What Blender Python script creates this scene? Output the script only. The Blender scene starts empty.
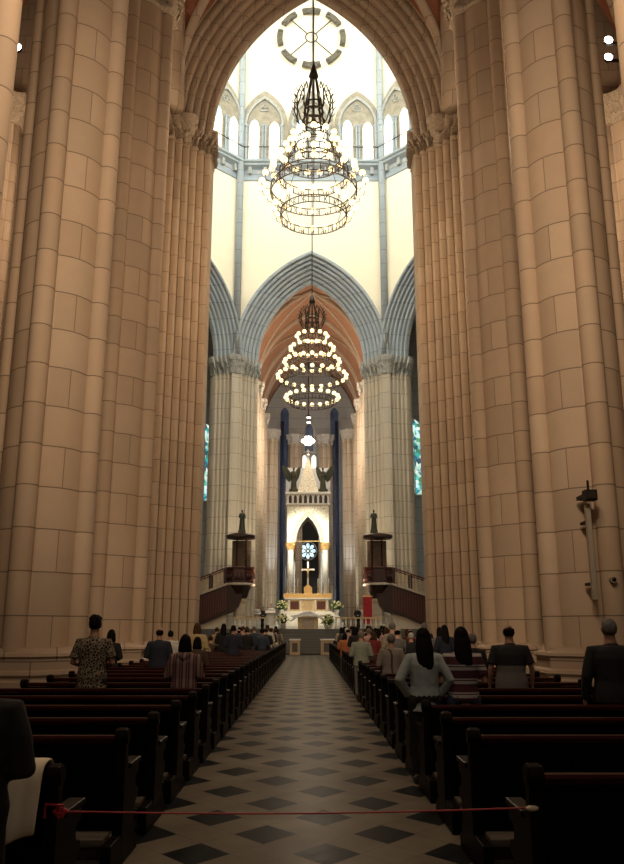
import bpy, bmesh, math, random
from mathutils import Vector, Matrix
random.seed(7)
PI=math.pi
S=bpy.context.scene
COL=S.collection
CAMX,CAMH=-0.15,1.55
F=800.0; TH=math.atan(198/F); VPX=309.0
def at(u,v,Y):
    "photo point -> world point at distance Y"
    dv=(432-v)/F; den=math.cos(TH)-dv*math.sin(TH)
    return (CAMX+(u-VPX)/F/den*Y, Y, CAMH+Y*(math.sin(TH)+dv*math.cos(TH))/den)
# ---------------------------------------------------------------- tagging
def tag(o,label=None,cat=None,group=None,kind=None):
    if label: o['label']=label
    if cat: o['category']=cat
    if group: o['group']=group
    if kind: o['kind']=kind
    return o
def empty(name,loc=(0,0,0),rz=0,label=None,cat=None,group=None):
    o=bpy.data.objects.new(name,None); COL.objects.link(o)
    o.empty_display_size=.1
    o.location=loc; o.rotation_euler=(0,0,rz)
    return tag(o,label,cat,group)
def copy_tree(o,parent=None):
    c=o.copy(); COL.objects.link(c); c.parent=parent
    for ch in list(o.children): copy_tree(ch,c)
    return c
# ---------------------------------------------------------------- mesh building
class MB:
    def __init__(s): s.v=[]; s.f=[]
    def add(s,vs,fs):
        n=len(s.v); s.v+=[tuple(p) for p in vs]; s.f+=[tuple(i+n for i in f) for f in fs]; return s
    def box(s,x0,x1,y0,y1,z0,z1):
        return s.add([(x0,y0,z0),(x1,y0,z0),(x1,y1,z0),(x0,y1,z0),(x0,y0,z1),(x1,y0,z1),(x1,y1,z1),(x0,y1,z1)],
          [(0,3,2,1),(4,5,6,7),(0,1,5,4),(1,2,6,5),(2,3,7,6),(3,0,4,7)])
    def tube(s,pts,rad,n=10,caps=True,up=None):
        pts=[Vector(p) for p in pts]; m=len(pts)
        if not isinstance(rad,(list,tuple)): rad=[rad]*m
        rings=[]; ref=Vector(up) if up else None
        for i,p in enumerate(pts):
            t=(pts[min(i+1,m-1)]-pts[max(i-1,0)])
            if t.length<1e-9: t=Vector((0,0,1))
            t.normalize()
            if ref is None:
                ref=Vector((1,0,0)) if abs(t.x)<.9 else Vector((0,1,0))
            a=(ref-t*ref.dot(t))
            if a.length<1e-6: a=t.orthogonal()
            a.normalize(); b=t.cross(a)
            ref=a if up is None else ref
            r=rad[i]; ra,rb=(r if isinstance(r,(tuple,list)) else (r,r))
            rings.append([p+a*ra*math.cos(2*PI*k/n)+b*rb*math.sin(2*PI*k/n) for k in range(n)])
        vs=[q for r in rings for q in r]; fs=[]
        for i in range(m-1):
            for k in range(n):
                fs.append((i*n+k,i*n+(k+1)%n,(i+1)*n+(k+1)%n,(i+1)*n+k))
        if caps: fs.append(tuple(range(n-1,-1,-1))); fs.append(tuple((m-1)*n+k for k in range(n)))
        return s.add(vs,fs)
    def lathe(s,prof,n=16,c=(0,0,0),a0=0,caps=True):
        vs=[(c[0]+r*math.cos(a0+2*PI*k/n),c[1]+r*math.sin(a0+2*PI*k/n),c[2]+z) for r,z in prof for k in range(n)]
        fs=[(i*n+k,i*n+(k+1)%n,(i+1)*n+(k+1)%n,(i+1)*n+k) for i in range(len(prof)-1) for k in range(n)]
        if caps: fs.append(tuple(range(n-1,-1,-1))); fs.append(tuple((len(prof)-1)*n+k for k in range(n)))
        return s.add(vs,fs)
    def ball(s,c,r,nu=12,nv=8):
        rx,ry,rz=r if isinstance(r,(tuple,list)) else (r,r,r)
        vs=[(c[0],c[1],c[2]-rz)]
        for j in range(1,nv):
            a=-PI/2+PI*j/nv
            for k in range(nu):
                b=2*PI*k/nu; vs.append((c[0]+rx*math.cos(a)*math.cos(b),c[1]+ry*math.cos(a)*math.sin(b),c[2]+rz*math.sin(a)))
        vs.append((c[0],c[1],c[2]+rz)); T=len(vs)-1; fs=[]
        for k in range(nu): fs.append((0,1+(k+1)%nu,1+k)); fs.append((T,T-nu+k,T-nu+(k+1)%nu))
        for j in range(nv-2):
            for k in range(nu): fs.append((1+j*nu+k,1+j*nu+(k+1)%nu,1+(j+1)*nu+(k+1)%nu,1+(j+1)*nu+k))
        return s.add(vs,fs)
    def prism(s,poly,f0,f1):
        "poly: 2d points; f0/f1 map (a,b)->3d for both ends"
        n=len(poly); vs=[f0(a,b) for a,b in poly]+[f1(a,b) for a,b in poly]
        return s.add(vs,[tuple(range(n-1,-1,-1)),tuple(range(n,2*n))]+[(i,(i+1)%n,n+(i+1)%n,n+i) for i in range(n)])
    def strip(s,rows,closed=False):
        n=len(rows[0]); vs=[p for r in rows for p in r]; fs=[]
        for i in range(len(rows)-1):
            for k in range(n if closed else n-1): fs.append((i*n+k,i*n+(k+1)%n,(i+1)*n+(k+1)%n,(i+1)*n+k))
        return s.add(vs,fs)
    def xf(s,M):
        s.v=[tuple(M@Vector(p)) for p in s.v]; return s
    def mesh(s,name,mat,smooth=False):
        me=bpy.data.meshes.new(name); me.from_pydata(s.v,[],s.f); me.validate()
        bm=bmesh.new(); bm.from_mesh(me); bmesh.ops.recalc_face_normals(bm,faces=bm.faces); bm.to_mesh(me); bm.free()
        if mat: me.materials.append(mat)
        if smooth: me.polygons.foreach_set('use_smooth',[True]*len(me.polygons))
        return me
    def build(s,name,mat,parent=None,smooth=False,bevel=0,auto=None):
        o=bpy.data.objects.new(name,s.mesh(name,mat,smooth or bool(auto))); COL.objects.link(o)
        if auto: o.data.set_sharp_from_angle(angle=math.radians(auto))
        if parent: o.parent=parent
        if bevel:
            b=o.modifiers.new('bevel','BEVEL'); b.width=bevel; b.segments=2; b.limit_method='ANGLE'
        return o
def struct(o): o['kind']='structure'; return o
# ---------------------------------------------------------------- materials
class N:
    def __init__(s,name):
        s.m=bpy.data.materials.new(name); s.m.use_nodes=True; s.t=s.m.node_tree; s.n=s.t.nodes; s.l=s.t.links
        s.b=s.n['Principled BSDF']
    def _in(s,sock,v):
        if v is None: return
        if isinstance(v,bpy.types.NodeSocket): s.l.new(v,sock)
        else: sock.default_value=v
    def math(s,op,a,b=None,c=None):
        n=s.n.new('ShaderNodeMath'); n.operation=op
        for i,x in enumerate((a,b,c)): s._in(n.inputs[i],x)
        return n.outputs[0]
    def coord(s,kind='Object'):
        n=s.n.new('ShaderNodeTexCoord'); return n.outputs[kind]
    def xyz(s,v):
        n=s.n.new('ShaderNodeSeparateXYZ'); s.l.new(v,n.inputs[0]); return n.outputs
    def comb(s,x,y,z):
        n=s.n.new('ShaderNodeCombineXYZ')
        for i,q in enumerate((x,y,z)): s._in(n.inputs[i],q)
        return n.outputs[0]
    def noise(s,scale,vec=None,detail=3):
        n=s.n.new('ShaderNodeTexNoise'); n.inputs['Scale'].default_value=scale; n.inputs['Detail'].default_value=detail
        if vec is not None: s.l.new(vec,n.inputs['Vector'])
        return n.outputs['Fac']
    def white(s,vec):
        n=s.n.new('ShaderNodeTexWhiteNoise'); n.noise_dimensions='3D'; s.l.new(vec,n.inputs['Vector']); return n.outputs['Value']
    def mix(s,f,a,b,mode='MIX'):
        n=s.n.new('ShaderNodeMix'); n.data_type='RGBA'; n.blend_type=mode
        s._in(n.inputs[0],f); s._in(n.inputs[6],a if isinstance(a,bpy.types.NodeSocket) else (*a,1)[:4]); s._in(n.inputs[7],b if isinstance(b,bpy.types.NodeSocket) else (*b,1)[:4])
        return n.outputs[2]
    def ramp(s,f,stops):
        n=s.n.new('ShaderNodeValToRGB'); s.l.new(f,n.inputs[0]); e=n.color_ramp.elements
        while len(e)<len(stops): e.new(.5)
        for i,(p,c) in enumerate(stops): e[i].position=p; e[i].color=(*c,1)
        return n.outputs[0]
    def bump(s,h,strength=.3,dist=.02):
        n=s.n.new('ShaderNodeBump'); n.inputs['Strength'].default_value=strength; n.inputs['Distance'].default_value=dist
        s.l.new(h,n.inputs['Height']); s.l.new(n.outputs[0],s.b.inputs['Normal'])
    def out(s,col,rough=.6,metal=0,spec=.5,ior=1.45):
        s.b.inputs['IOR'].default_value=ior
        s._in(s.b.inputs['Base Color'],col if isinstance(col,bpy.types.NodeSocket) else (*col,1))
        s._in(s.b.inputs['Roughness'],rough); s.b.inputs['Metallic'].default_value=metal
        s.b.inputs['Specular IOR Level'].default_value=spec
        return s.m
def plain(name,c,rough=.5,metal=0,var=.15,scale=8,spec=.5,bump=0):
    n=N(name); f=n.noise(scale,n.coord())
    d=tuple(x*(1-var) for x in c); e=tuple(min(1,x*(1+var)) for x in c)
    if bump: n.bump(f,bump,.02)
    return n.out(n.ramp(f,[(.3,d),(.7,e)]),rough,metal,spec)
def glow(name,c,st):
    n=N(name); f=n.noise(3,n.coord())
    n.b.inputs['Emission Color'].default_value=(*c,1); n.b.inputs['Emission Strength'].default_value=st
    return n.out(n.ramp(f,[(.2,tuple(x*.9 for x in c)),(.8,c)]),.5)
def stone(name,c,course=.92,radial=True,vj=True,vary=.16,joint=.30,seg=1.3,rough=.72,jw=.014,hue=(1.0,.93,.86)):
    n=N(name); co=n.coord(); x,y,z=n.xyz(co)
    cz=n.math('DIVIDE',z,course); row=n.math('FLOOR',cz); fz=n.math('FRACT',cz)
    fz=n.math('ABSOLUTE',n.math('SUBTRACT',fz,.5))
    jh=n.math('GREATER_THAN',fz,.5-jw)
    if radial:
        ang=n.math('DIVIDE',n.math('ARCTAN2',y,x),PI/2)
        a=n.math('ADD',ang,8.0)
        fa=n.math('ABSOLUTE',n.math('SUBTRACT',n.math('FRACT',a),.5))
        odd=n.math('MODULO',n.math('ADD',row,100),2.0)
        jv=n.math('MULTIPLY',n.math('LESS_THAN',fa,.006),n.math('GREATER_THAN',odd,.5))
        a2=n.math('ADD',a,.18); fa2=n.math('FRACT',a2)
        half=n.math('MULTIPLY',n.math('MULTIPLY',n.math('GREATER_THAN',n.math('FRACT',a),.5),n.math('GREATER_THAN',odd,.5)),n.math('MULTIPLY',n.math('GREATER_THAN',fa2,.36),.25))
        blk=n.math('ADD',n.math('ADD',n.math('FLOOR',a2),n.math('MULTIPLY',n.math('GREATER_THAN',fa2,.36),.5)),half)
    else:
        odd=n.math('MULTIPLY',n.math('MODULO',n.math('ADD',row,100),2.0),.5)
        a=n.math('ADD',n.math('DIVIDE',n.math('ADD',x,n.math('MULTIPLY',y,.37)),seg),odd)
        fa=n.math('ABSOLUTE',n.math('SUBTRACT',n.math('FRACT',a),.5))
        jv=n.math('GREATER_THAN',fa,.5-jw*course/seg)
        blk=n.math('FLOOR',a)
    j=n.math('MAXIMUM',jh,jv) if vj else jh
    h=n.white(n.comb(blk,row,3.3)); h2=n.white(n.comb(row,blk,9.1))
    d=tuple(q*(1-vary) for q in c); e=tuple(min(1,q*(1+vary)) for q in c)
    colr=n.ramp(h,[(0,d),(1,e)])
    warm=tuple(q*k for q,k in zip(c,hue))
    colr=n.mix(n.math('MULTIPLY',h2,.7),colr,warm)
    nz=n.noise(2.2,co,6); colr=n.mix(n.math('MULTIPLY',nz,.5),colr,tuple(q*.72 for q in c))
    sp=n.noise(45,co,2)
    colr=n.mix(n.math('MULTIPLY',n.math('SUBTRACT',sp,.35),.35),colr,tuple(q*.6 for q in c))
    colr=n.mix(n.math('MULTIPLY',j,1-joint),colr,tuple(q*.16 for q in c))
    hh=n.math('SUBTRACT',n.math('MULTIPLY',nz,.3),j); n.bump(hh,.5,.02)
    return n.out(colr,rough,0,.25)
M={}
M['stone']=stone('warm_stone',(.53,.415,.315))
M['stone_line']=stone('warm_stone_coursed',(.47,.37,.285),radial=False,seg=1.1)
M['shaft_stone']=stone('warm_shaft_stone',(.50,.39,.29),radial=False,seg=.42,vj=False)
M['pale_stone']=stone('pale_stone',(.60,.53,.42),radial=False,course=1.3,seg=.5,vary=.10,vj=False)
M['grey_stone']=stone('grey_stone',(.41,.46,.49),radial=False,course=1.3,seg=.6,vary=.08,vj=False)
M['trim_stone']=plain('carved_stone',(.42,.34,.26),.8,var=.3,scale=14,bump=.5)
M['trim_grey']=plain('carved_grey_stone',(.40,.39,.35),.8,var=.3,scale=10,bump=.5)
M['ringm']=plain('ring_plaster',(.12,.105,.08),.8,var=.4,scale=6)
M['white_wall']=plain('cream_plaster',(.98,.865,.65),.9,var=.02,scale=1,spec=.1)
M['gallery']=plain('gallery_stone',(.35,.30,.22),.8,var=.2,scale=2.5)
def brick(name,c,sc=5):
    n=N(name); co=n.coord(); b=n.n.new('ShaderNodeTexBrick'); n.l.new(co,b.inputs['Vector'])
    b.inputs['Color1'].default_value=(*c,1); b.inputs['Color2'].default_value=(*[q*.72 for q in c],1)
    b.inputs['Mortar'].default_value=(*[q*1.15 for q in c],1); b.inputs['Scale'].default_value=sc
    nz=n.noise(1.2,co,5); col=n.mix(nz,b.outputs['Color'],tuple(q*.7 for q in c)); n.bump(n.noise(12,co),.4,.03)
    return n.out(col,.85,0,.1)
M['brick']=brick('red_brown_brick',(.30,.12,.075))
M['brick_choir']=brick('orange_brick',(.48,.28,.185),3)
def wood(name,c,rough=.25,sc=3,d=.55,spec=.5):
    n=N(name); co=n.coord(); mp=n.n.new('ShaderNodeMapping'); mp.inputs['Scale'].default_value=(1,9,9); n.l.new(co,mp.inputs[0])
    f=n.noise(sc,mp.outputs[0],5); n.bump(f,.08,.01)
    return n.out(n.ramp(f,[(.35,tuple(q*d for q in c)),(.7,c)]),rough,0,spec,1.45 if spec>=.5 else 1.14)
M['pew']=wood('dark_pew_wood',(.010,.007,.006),.42,spec=.4)
M['pew_panel']=wood('black_pew_panel',(.0045,.0035,.003),.55,spec=.1)
M['pew_red']=wood('red_brown_pew_wood',(.042,.010,.009),.3,spec=.4)
M['kneeler']=wood('worn_kneeler_wood',(.15,.125,.10),.45)
M['maho']=wood('mahogany',(.10,.022,.014),.35)
M['maho_dark']=wood('dark_mahogany',(.032,.008,.006),.4)
M['black']=plain('black_metal',(.015,.013,.012),.5,.5)
M['iron']=plain('dark_bronze',(.045,.035,.028),.45,.6)
M['bronze']=plain('aged_bronze',(.06,.065,.045),.5,.6)
M['gold']=plain('gilded_metal',(.75,.50,.20),.35,.6)
M['goldstone']=plain('golden_marble',(.62,.44,.22),.4,var=.25,scale=5)
M['marble']=plain('white_marble',(.72,.69,.62),.4,var=.08)
M['tile']=plain('ochre_marble',(.50,.35,.20),.4)
M['cloth_white']=plain('white_linen',(.85,.84,.80),.8,var=.05)
M['cream']=plain('cream_fabric',(.78,.68,.50),.9,var=.08,scale=3,bump=.3)
M['step']=stone('dark_step_stone',(.13,.125,.115),radial=False,course=5,seg=1.2,vj=False)
M['red']=plain('red_cloth',(.35,.015,.02),.7)
M['redtape']=plain('red_tape',(.45,.03,.04),.5)
M['grey_metal']=plain('light_grey_paint',(.36,.30,.23),.5)
M['green']=plain('leaf_green',(.07,.13,.03),.7,var=.4,scale=20)
M['petal']=plain('white_yellow_petals',(.75,.70,.40),.7,var=.3,scale=25)
M['bulb']=glow('warm_bulb',(1,.83,.46),1.75)
M['bulb_white']=glow('white_bulb',(1,.95,.8),6.0)
M['flood']=glow('floodlight_glass',(1,.93,.75),14.0)
# floor : pale stone with dark lozenges
def floor_mat():
    n=N('lozenge_floor'); co=n.coord(); x,y,z=n.xyz(co)
    p=n.math('DIVIDE',n.math('SUBTRACT',x,CAMX+.128),.934); q=n.math('DIVIDE',n.math('SUBTRACT',y,7.4),1.14)
    s=n.math('ADD',p,q); t=n.math('SUBTRACT',p,q)
    def fr(a): return n.math('ABSOLUTE',n.math('SUBTRACT',n.math('FRACT',n.math('ADD',a,500.5)),.5))
    fs,ft=fr(s),fr(t); d=n.math('MAXIMUM',fs,ft); dm=n.math('LESS_THAN',d,.262)
    ids=n.comb(n.math('FLOOR',n.math('ADD',s,500.5)),n.math('FLOOR',n.math('ADD',t,500.5)),1.0)
    h=n.white(ids); nz=n.noise(1.3,co,6); n2=n.noise(7,co,5)
    # long narrow stones between the lozenges meet in a basket weave
    stripe=n.math('LESS_THAN',fs,.262)
    joint=n.math('MAXIMUM',n.math('LESS_THAN',n.math('ABSOLUTE',n.math('SUBTRACT',fs,.262)),.008),n.math('LESS_THAN',n.math('ABSOLUTE',n.math('SUBTRACT',ft,.262)),.008))
    base=n.ramp(nz,[(.3,(.095,.082,.064)),(.7,(.20,.172,.13))])
    base=n.mix(n.math('MULTIPLY',h,.35),base,(.14,.12,.095))
    base=n.mix(n.math('MULTIPLY',stripe,.22),base,(.13,.11,.085))
    base=n.mix(n.math('MULTIPLY',joint,.5),base,(.08,.065,.05))
    dark=n.ramp(n2,[(.3,(.006,.007,.008)),(.7,(.017,.018,.019))])
    col=n.mix(dm,base,dark)
    return n.out(col,n.math('ADD',n.math('MULTIPLY',n2,.16),.24),0,.5,1.045)
M['floor']=floor_mat()
def glass(name,st,scale=2.2,tint=None):
    n=N(name); co=n.coord(); v=n.n.new('ShaderNodeTexVoronoi'); v.inputs['Scale'].default_value=scale; n.l.new(co,v.inputs['Vector'])
    w=n.white(v.outputs['Position'])
    cols=tint or [(0,(.02,.15,.35)),(.3,(.05,.45,.40)),(.5,(.9,.95,.8)),(.7,(.6,.85,.9)),(.85,(.02,.05,.2)),(1,(.8,.75,.4))]
    c=n.ramp(w,cols); n.l.new(c,n.b.inputs['Emission Color']); n.b.inputs['Emission Strength'].default_value=st
    return n.out(c,.2)
M['stained']=glass('stained_glass',1.1,2.6,[(0,(.02,.12,.25)),(.25,(.05,.40,.35)),(.45,(.9,.95,.8)),(.6,(.5,.8,.85)),(.75,(.01,.03,.10)),(1,(.1,.35,.15))])
M['navy']=glass('deep_blue_glass',.16,1.5,[(0,(.03,.045,.085)),(.5,(.05,.075,.13)),(1,(.035,.055,.10))])
M['rose']=glass('rose_glass',1.0,3,[(0,(.3,.6,.9)),(.5,(.7,.95,1)),(1,(.9,1,.95))])
M['daylight']=glass('bright_daylight_glass',1.0,1.2,[(0,(1,.95,.74)),(.6,(1,.96,.80)),(1,(.85,.93,.84))])
M['cyanlight']=glass('cyan_daylight_glass',.75,1.2,[(0,(.35,.75,.85)),(1,(.6,.85,.85))])
TOWER=5.0
M['towerlight']=glass('tower_fill_glass',TOWER,.4,[(0,(.82,.93,1)),(.5,(.90,.97,1)),(1,(.84,.94,1))])

# ---------------------------------------------------------------- floor
YC=33.0; YD=65.0; CY=49.0
struct(MB().box(-22,22,-9,100,-.3,0).build('floor',M['floor']))
struct(MB().box(-22,22,-9.5,-9,0,34).build('wall_entrance',M['stone_line']))
# ---------------------------------------------------------------- nave pillars
SPR=24.0
def core_poly(r,hw,ext,n=96):
    out=[]
    for k in range(n):
        a=2*PI*k/n; q=r
        b=(a+PI/4)%(PI/2)-PI/4
        if abs(math.tan(b))*ext<=hw: q=max(q,ext/math.cos(b))
        elif abs(b)<.9: q=max(q,hw/abs(math.sin(b))) if hw/abs(math.sin(b))*math.cos(b)<=ext and hw/abs(math.sin(b))>r else q
        out.append((q*math.cos(a),q*math.sin(a)))
    return out
def ring_prism(mb,profs,poly):
    "poly scaled per level: profs=[(scale offset,z)]"
    rows=[]
    for off,z in profs:
        rows.append([((x*(1+off/math.hypot(x,y))),(y*(1+off/math.hypot(x,y))),z) for x,y in poly])
    mb.strip(rows,closed=True); n=len(poly)
    base=len(mb.v)-n*len(profs)
    mb.f.append(tuple(base+i for i in range(n-1,-1,-1))); mb.f.append(tuple(base+(len(profs)-1)*n+i for i in range(n)))
    return mb
def leaf(mb,p,out,s):
    "an upright curling acanthus leaf"
    o=Vector(out).normalized(); side=Vector((-o.y,o.x,0))
    prof=[(0,.9,.0),(.35,1.0,.05),(.7,.8,.16),(.95,.55,.32),(1.0,.25,.42),(.9,.08,.44)]
    rows=[]
    for z,w,d in prof:
        c=Vector(p)+Vector((0,0,z*s))+o*d*s
        rows.append([c-side*w*s*.42, c-side*w*s*.2+o*.10*s, c+o*.02*s, c+side*w*s*.2+o*.10*s, c+side*w*s*.42, c-o*.12*s])
    mb.strip([[tuple(q) for q in r] for r in rows],closed=True)
def make_pillar():
    r=empty('nave_pillar')
    mb=MB(); ring_prism(mb,[(0,1.0),(0,23.2)],core_poly(.93,.30,.84)); mb.build('shaft',M['stone'],r,auto=30)
    for k in range(4):
        a=k*PI/2; c=(1.0*math.cos(a),1.0*math.sin(a))
        m=MB(); m.tube([(c[0],c[1],1.0),(c[0],c[1],23.2)],.24,20); m.build('colonnette',M['stone'],r,auto=40)
    # stepped octagonal base
    m=MB(); a0=PI/8
    m.lathe([(1.50,0),(1.50,.52),(1.46,.56),(1.46,.60),(1.52,.66),(1.50,.72),(1.40,.76),(1.40,.98),(1.46,1.02),(1.44,1.08),(1.30,1.12),(1.26,1.18),(1.0,1.2)],8,a0=a0)
    m.build('base',M['stone_line'],r)
    m=MB(); P=core_poly(1.0,.55,1.22)
    ring_prism(m,[(.0,23.0),(.07,23.03),(.07,23.12),(0,23.16),(.02,23.6),(.14,23.95),(.24,24.0),(.24,24.12),(.18,24.2),(.3,24.28),(.3,24.4)],P)
    for row,(z,off,n) in enumerate([(23.16,0,28),(23.5,.08,24)]):
        for k in range(n):
            t=2*PI*(k+.5*row)/n; x,y=P[int(t/(2*PI)*96)%96]; q=math.hypot(x,y)
            leaf(m,(x*(1+off/q),y*(1+off/q),z),(x,y,0),.42)
    m.build('capital',M['trim_stone'],r,auto=50)
    return r
PX=6.28; PYS=[-.7,5.6,11.45,18.2,24.5]
pill=make_pillar(); first=True
names=['nearest the camera and cut by the photo edge','in the foreground, second of the row','standing just before the crossing pier']
for y in PYS[2:]:
    for sx in (-1,1):
        o=pill if first else copy_tree(pill); first=False
        o.location=(sx*PX,y,0)
        side='left' if sx<0 else 'right'
        k={11.45:'cut off by the photo edge, nearest of its row',18.2:'broad and tallest in view, second of its row from the camera',24.5:'whose leafy capital shows at the top, third of its row'}[y]
        tag(o,'clustered stone nave pillar on the %s, %s'%(side,k),'pillar','clustered pillars of the nave')
# outer aisle wall piers
def wall_pier():
    r=empty('wall_pier')
    m=MB(); ring_prism(m,[(0,0),(0,23.2)],core_poly(.75,.28,.75)); m.build('shaft',M['stone'],r,auto=30)
    for k in (0,1,3):
        a=k*PI/2; m=MB(); m.tube([(.75*math.cos(a),.75*math.sin(a),0),(.75*math.cos(a),.75*math.sin(a),23.2)],.22,16); m.build('colonnette',M['stone'],r,smooth=True)
    m=MB(); P=core_poly(.75,.42,.97); ring_prism(m,[(0,23.0),(.07,23.05),(.05,23.6),(.18,23.95),(.25,24.2),(.25,24.4)],P)
    for row,(z,n) in enumerate([(23.1,20),(23.5,18)]):
        for k in range(n):
            x,y=P[int((k+.5*row)/n*96)%96]; leaf(m,(x*(1+.04*row),y*(1+.04*row),z),(x,y,0),.4)
    m.build('capital',M['trim_stone'],r,auto=50); return r
wp=wall_pier(); first=True
for y in (18.2,24.5,31.0):
    for sx in (-1,1):
        o=wp if first else copy_tree(wp); first=False
        o.location=(sx*13.8,y,0); o.rotation_euler=(0,0,PI if sx>0 else 0)
        tag(o,'shadowy stone pier against the %s aisle wall, %s'%('left' if sx<0 else 'right',{18.2:'nearest of the three',24.5:'middle one of the three',31.0:'farthest one, seen past the nearest pillar'}[y]),'pier','piers of the side aisles')
# ---------------------------------------------------------------- vaults
def pcirc(w,rise): c=(rise*rise-w*w)/(2*w); return c,w+c
def pz(x,w,rise):
    c,R=pcirc(w,rise); x=min(abs(x),w); return math.sqrt(max(0,R*R-(x+c)**2))
def vault(name,x0,x1,ys,mat,rise=9.2,spring=24.35):
    m=MB(); w=(x1-x0)/2; xc=(x0+x1)/2
    for a,b in zip(ys[:-1],ys[1:]):
        h=(b-a)/2; yc=(a+b)/2; n=28; rows=[]
        for j in range(n+1):
            y=a+(b-a)*j/n
            rows.append([(x0+(x1-x0)*i/n,y,spring+max(pz(x0+(x1-x0)*i/n-xc,w,rise),pz(y-yc,h,rise))) for i in range(n+1)])
        m.strip(rows)
    o=m.build(name,mat,None); struct(o)
    s=o.modifiers.new('thick','SOLIDIFY'); s.thickness=.3; s.offset=1
    return o
YS=[-.7,5.6,11.9,18.2,24.5,31.3]
vault('ceiling',-PX,PX,YS,M['brick']); vault('ceiling_left_aisle',-14.6,-PX,YS,M['brick']); vault('ceiling_right_aisle',PX,14.6,YS,M['brick'])
def rib(path,r,n=8): return MB().tube(path,r,n)
for bi,(a,b) in enumerate(zip(YS[:-1],YS[1:])):
    if b<18: continue
    yc=(a+b)/2; h=(b-a)/2
    bayn={24.5:'one bay short of the crossing arch',31.3:'in the bay next to the crossing arch'}.get(b,'in the bay of the broad foreground pillars')
    for x0,x1,nm in ((-PX,PX,'nave'),(-14.6,-PX,'left aisle'),(PX,14.6,'right aisle')):
        w=(x1-x0)/2; xc=(x0+x1)/2
        r=empty('vault_rib',(0,0,0),0,'moulded stone ribs of the %s vault %s'%(nm,bayn),'ribs','stone ribs of the vaults')
        for sg in (-1,1):
            p=[(xc+w*t,yc+sg*h*t,24.3+max(pz(w*t,w,9.2),pz(h*t,h,9.2))) for t in [i/20-1 for i in range(41)]]
            rib(p,.22).build('diagonal_rib',M['stone_line'],r,smooth=True)
        p=[(xc+w*t,b,24.25+pz(w*t,w,9.2)) for t in [i/20-1 for i in range(41)]]
        if b<31: rib(p,.34).build('transverse_rib',M['stone_line'],r,smooth=True)
        if nm!='nave':
            xx=PX if nm[0]=='r' else -PX
            p=[(xx,yc+h*t,24.2+pz(h*t,h,9.2)) for t in [i/20-1 for i in range(41)]]
            rib(p,.5).build('arcade_arch',M['stone_line'],r,smooth=True)
# outer aisle walls with tall windows
for sx,nm in ((-1,'left'),(1,'right')):
    struct(MB().box(min(sx*14.6,sx*15.2),max(sx*14.6,sx*15.2),-.7,33,0,34).build('wall_'+nm,M['stone_line']))
def lancet_poly(w,h,n=8):
    "centred pointed outline, bottom at 0; w half width, h total height"
    rise=min(h*.5,w*1.7); c,R=pcirc(w,rise); s=h-rise; a1=math.acos(c/R)
    pts=[(w,0)]+[(-c+R*math.cos(a1*i/n),s+R*math.sin(a1*i/n)) for i in range(n+1)]
    return pts+[(-x,z) for x,z in reversed(pts[:-1])]
def lancet(name,c,w,h,mat,frame,rz=0,fw=.15,mull=1,d=.12):
    "glazed window with a stone frame; faces local -Y"
    r=bpy.data.objects.new(name,None); COL.objects.link(r); r.location=c; r.rotation_euler=(0,0,rz); struct(r); r.empty_display_size=.1
    P=lancet_poly(w,h); MB().prism(P,lambda a,b:(a,0,b),lambda a,b:(a,.06,b)).build('pane',mat,r)
    Q=lancet_poly(w+fw,h+fw); m=MB(); n=len(P)
    m.strip([[ (a,-d,b) for a,b in P],[(a,-d,b) for a,b in Q],[(a,.1,b) for a,b in Q],[(a,.1,b) for a,b in P],[ (a,-d,b) for a,b in P]])
    m.box(-w-fw*1.4,w+fw*1.4,-d-.05,.1,-fw,0)
    for k in range(mull):
        x=-w+2*w*(k+1)/(mull+1); m.box(x-.04,x+.04,-.03,.05,0,h*.8)
    m.build('window_frame',frame,r); return r
# ---------------------------------------------------------------- crossing : arches, piers, tower walls
A0=4.55; RISE=7.5; AN=4.78; RISEN=8.3; NR=7; DW=.29
def scallops(flip=1):
    "moulding profile: (dr outward from the opening, depth; + = away from the viewer)"
    out=[]; st=.285
    for k in range(NR):
        for i in range(8):
            s=i/7; b=math.sin(PI*s)*.17 if 0<i<7 else 0
            if i==0: out.append((k*DW,.95-k*st+.20))
            out.append((k*DW+DW*s*.9+.01-b*.7,.95-k*st-st*s*.9-b*.7))
    return out
PROF=scallops(); AD=5.0; PROFD=[(dr*.70,dy) for dr,dy in PROF]
def arch_moulding(mat,a=A0,rise=RISE,spring=SPR,PROF=PROF):
    c=(rise*rise-a*a)/(2*a); R=a+c; m=MB(); rows=[]
    for side in (1,-1):
        rows=[]
        for i in range(27):
            row=[]
            for dr,dy in PROF:
                am=math.acos(c/(R+dr)); t=am*i/26
                row.append((side*(-c+(R+dr)*math.cos(t)),dy,spring+(R+dr)*math.sin(t)))
            rows.append(row)
        m.strip(rows)
    return m
def arch_wall(W,top,a,rise,spring,t=1.0,y0=0):
    c=(rise*rise-a*a)/(2*a); R=a+c; am=math.acos(c/R); m=MB(); n=24
    pts=[(-c+R*math.cos(am*i/n),spring+R*math.sin(am*i/n)) for i in range(n+1)]
    full=[(x,z) for x,z in pts]+[(-x,z) for x,z in reversed(pts[:-1])]
    xs=[(W,spring)]+full+[(-W,spring)]
    m.strip([[(x,y0,z) for x,z in xs],[(x,y0,top) for x,z in xs],[(x,y0+t,top) for x,z in xs],[(x,y0+t,z) for x,z in xs],[(x,y0,z) for x,z in xs]])
    return m
AOUT=A0+NR*DW; c_=(RISE*RISE-A0*A0)/(2*A0); Rout=A0+c_+NR*DW; ROUT=math.sqrt(Rout**2-c_**2)
# nave side crossing arch
o=arch_moulding(M['shaft_stone'],AN,RISEN).build('crossing_arch',M['stone_line'],None,auto=50); o.location=(0,YC-.4,0)
tag(o,'huge pointed stone arch of many nested mouldings framing the bright crossing','arch')
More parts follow.
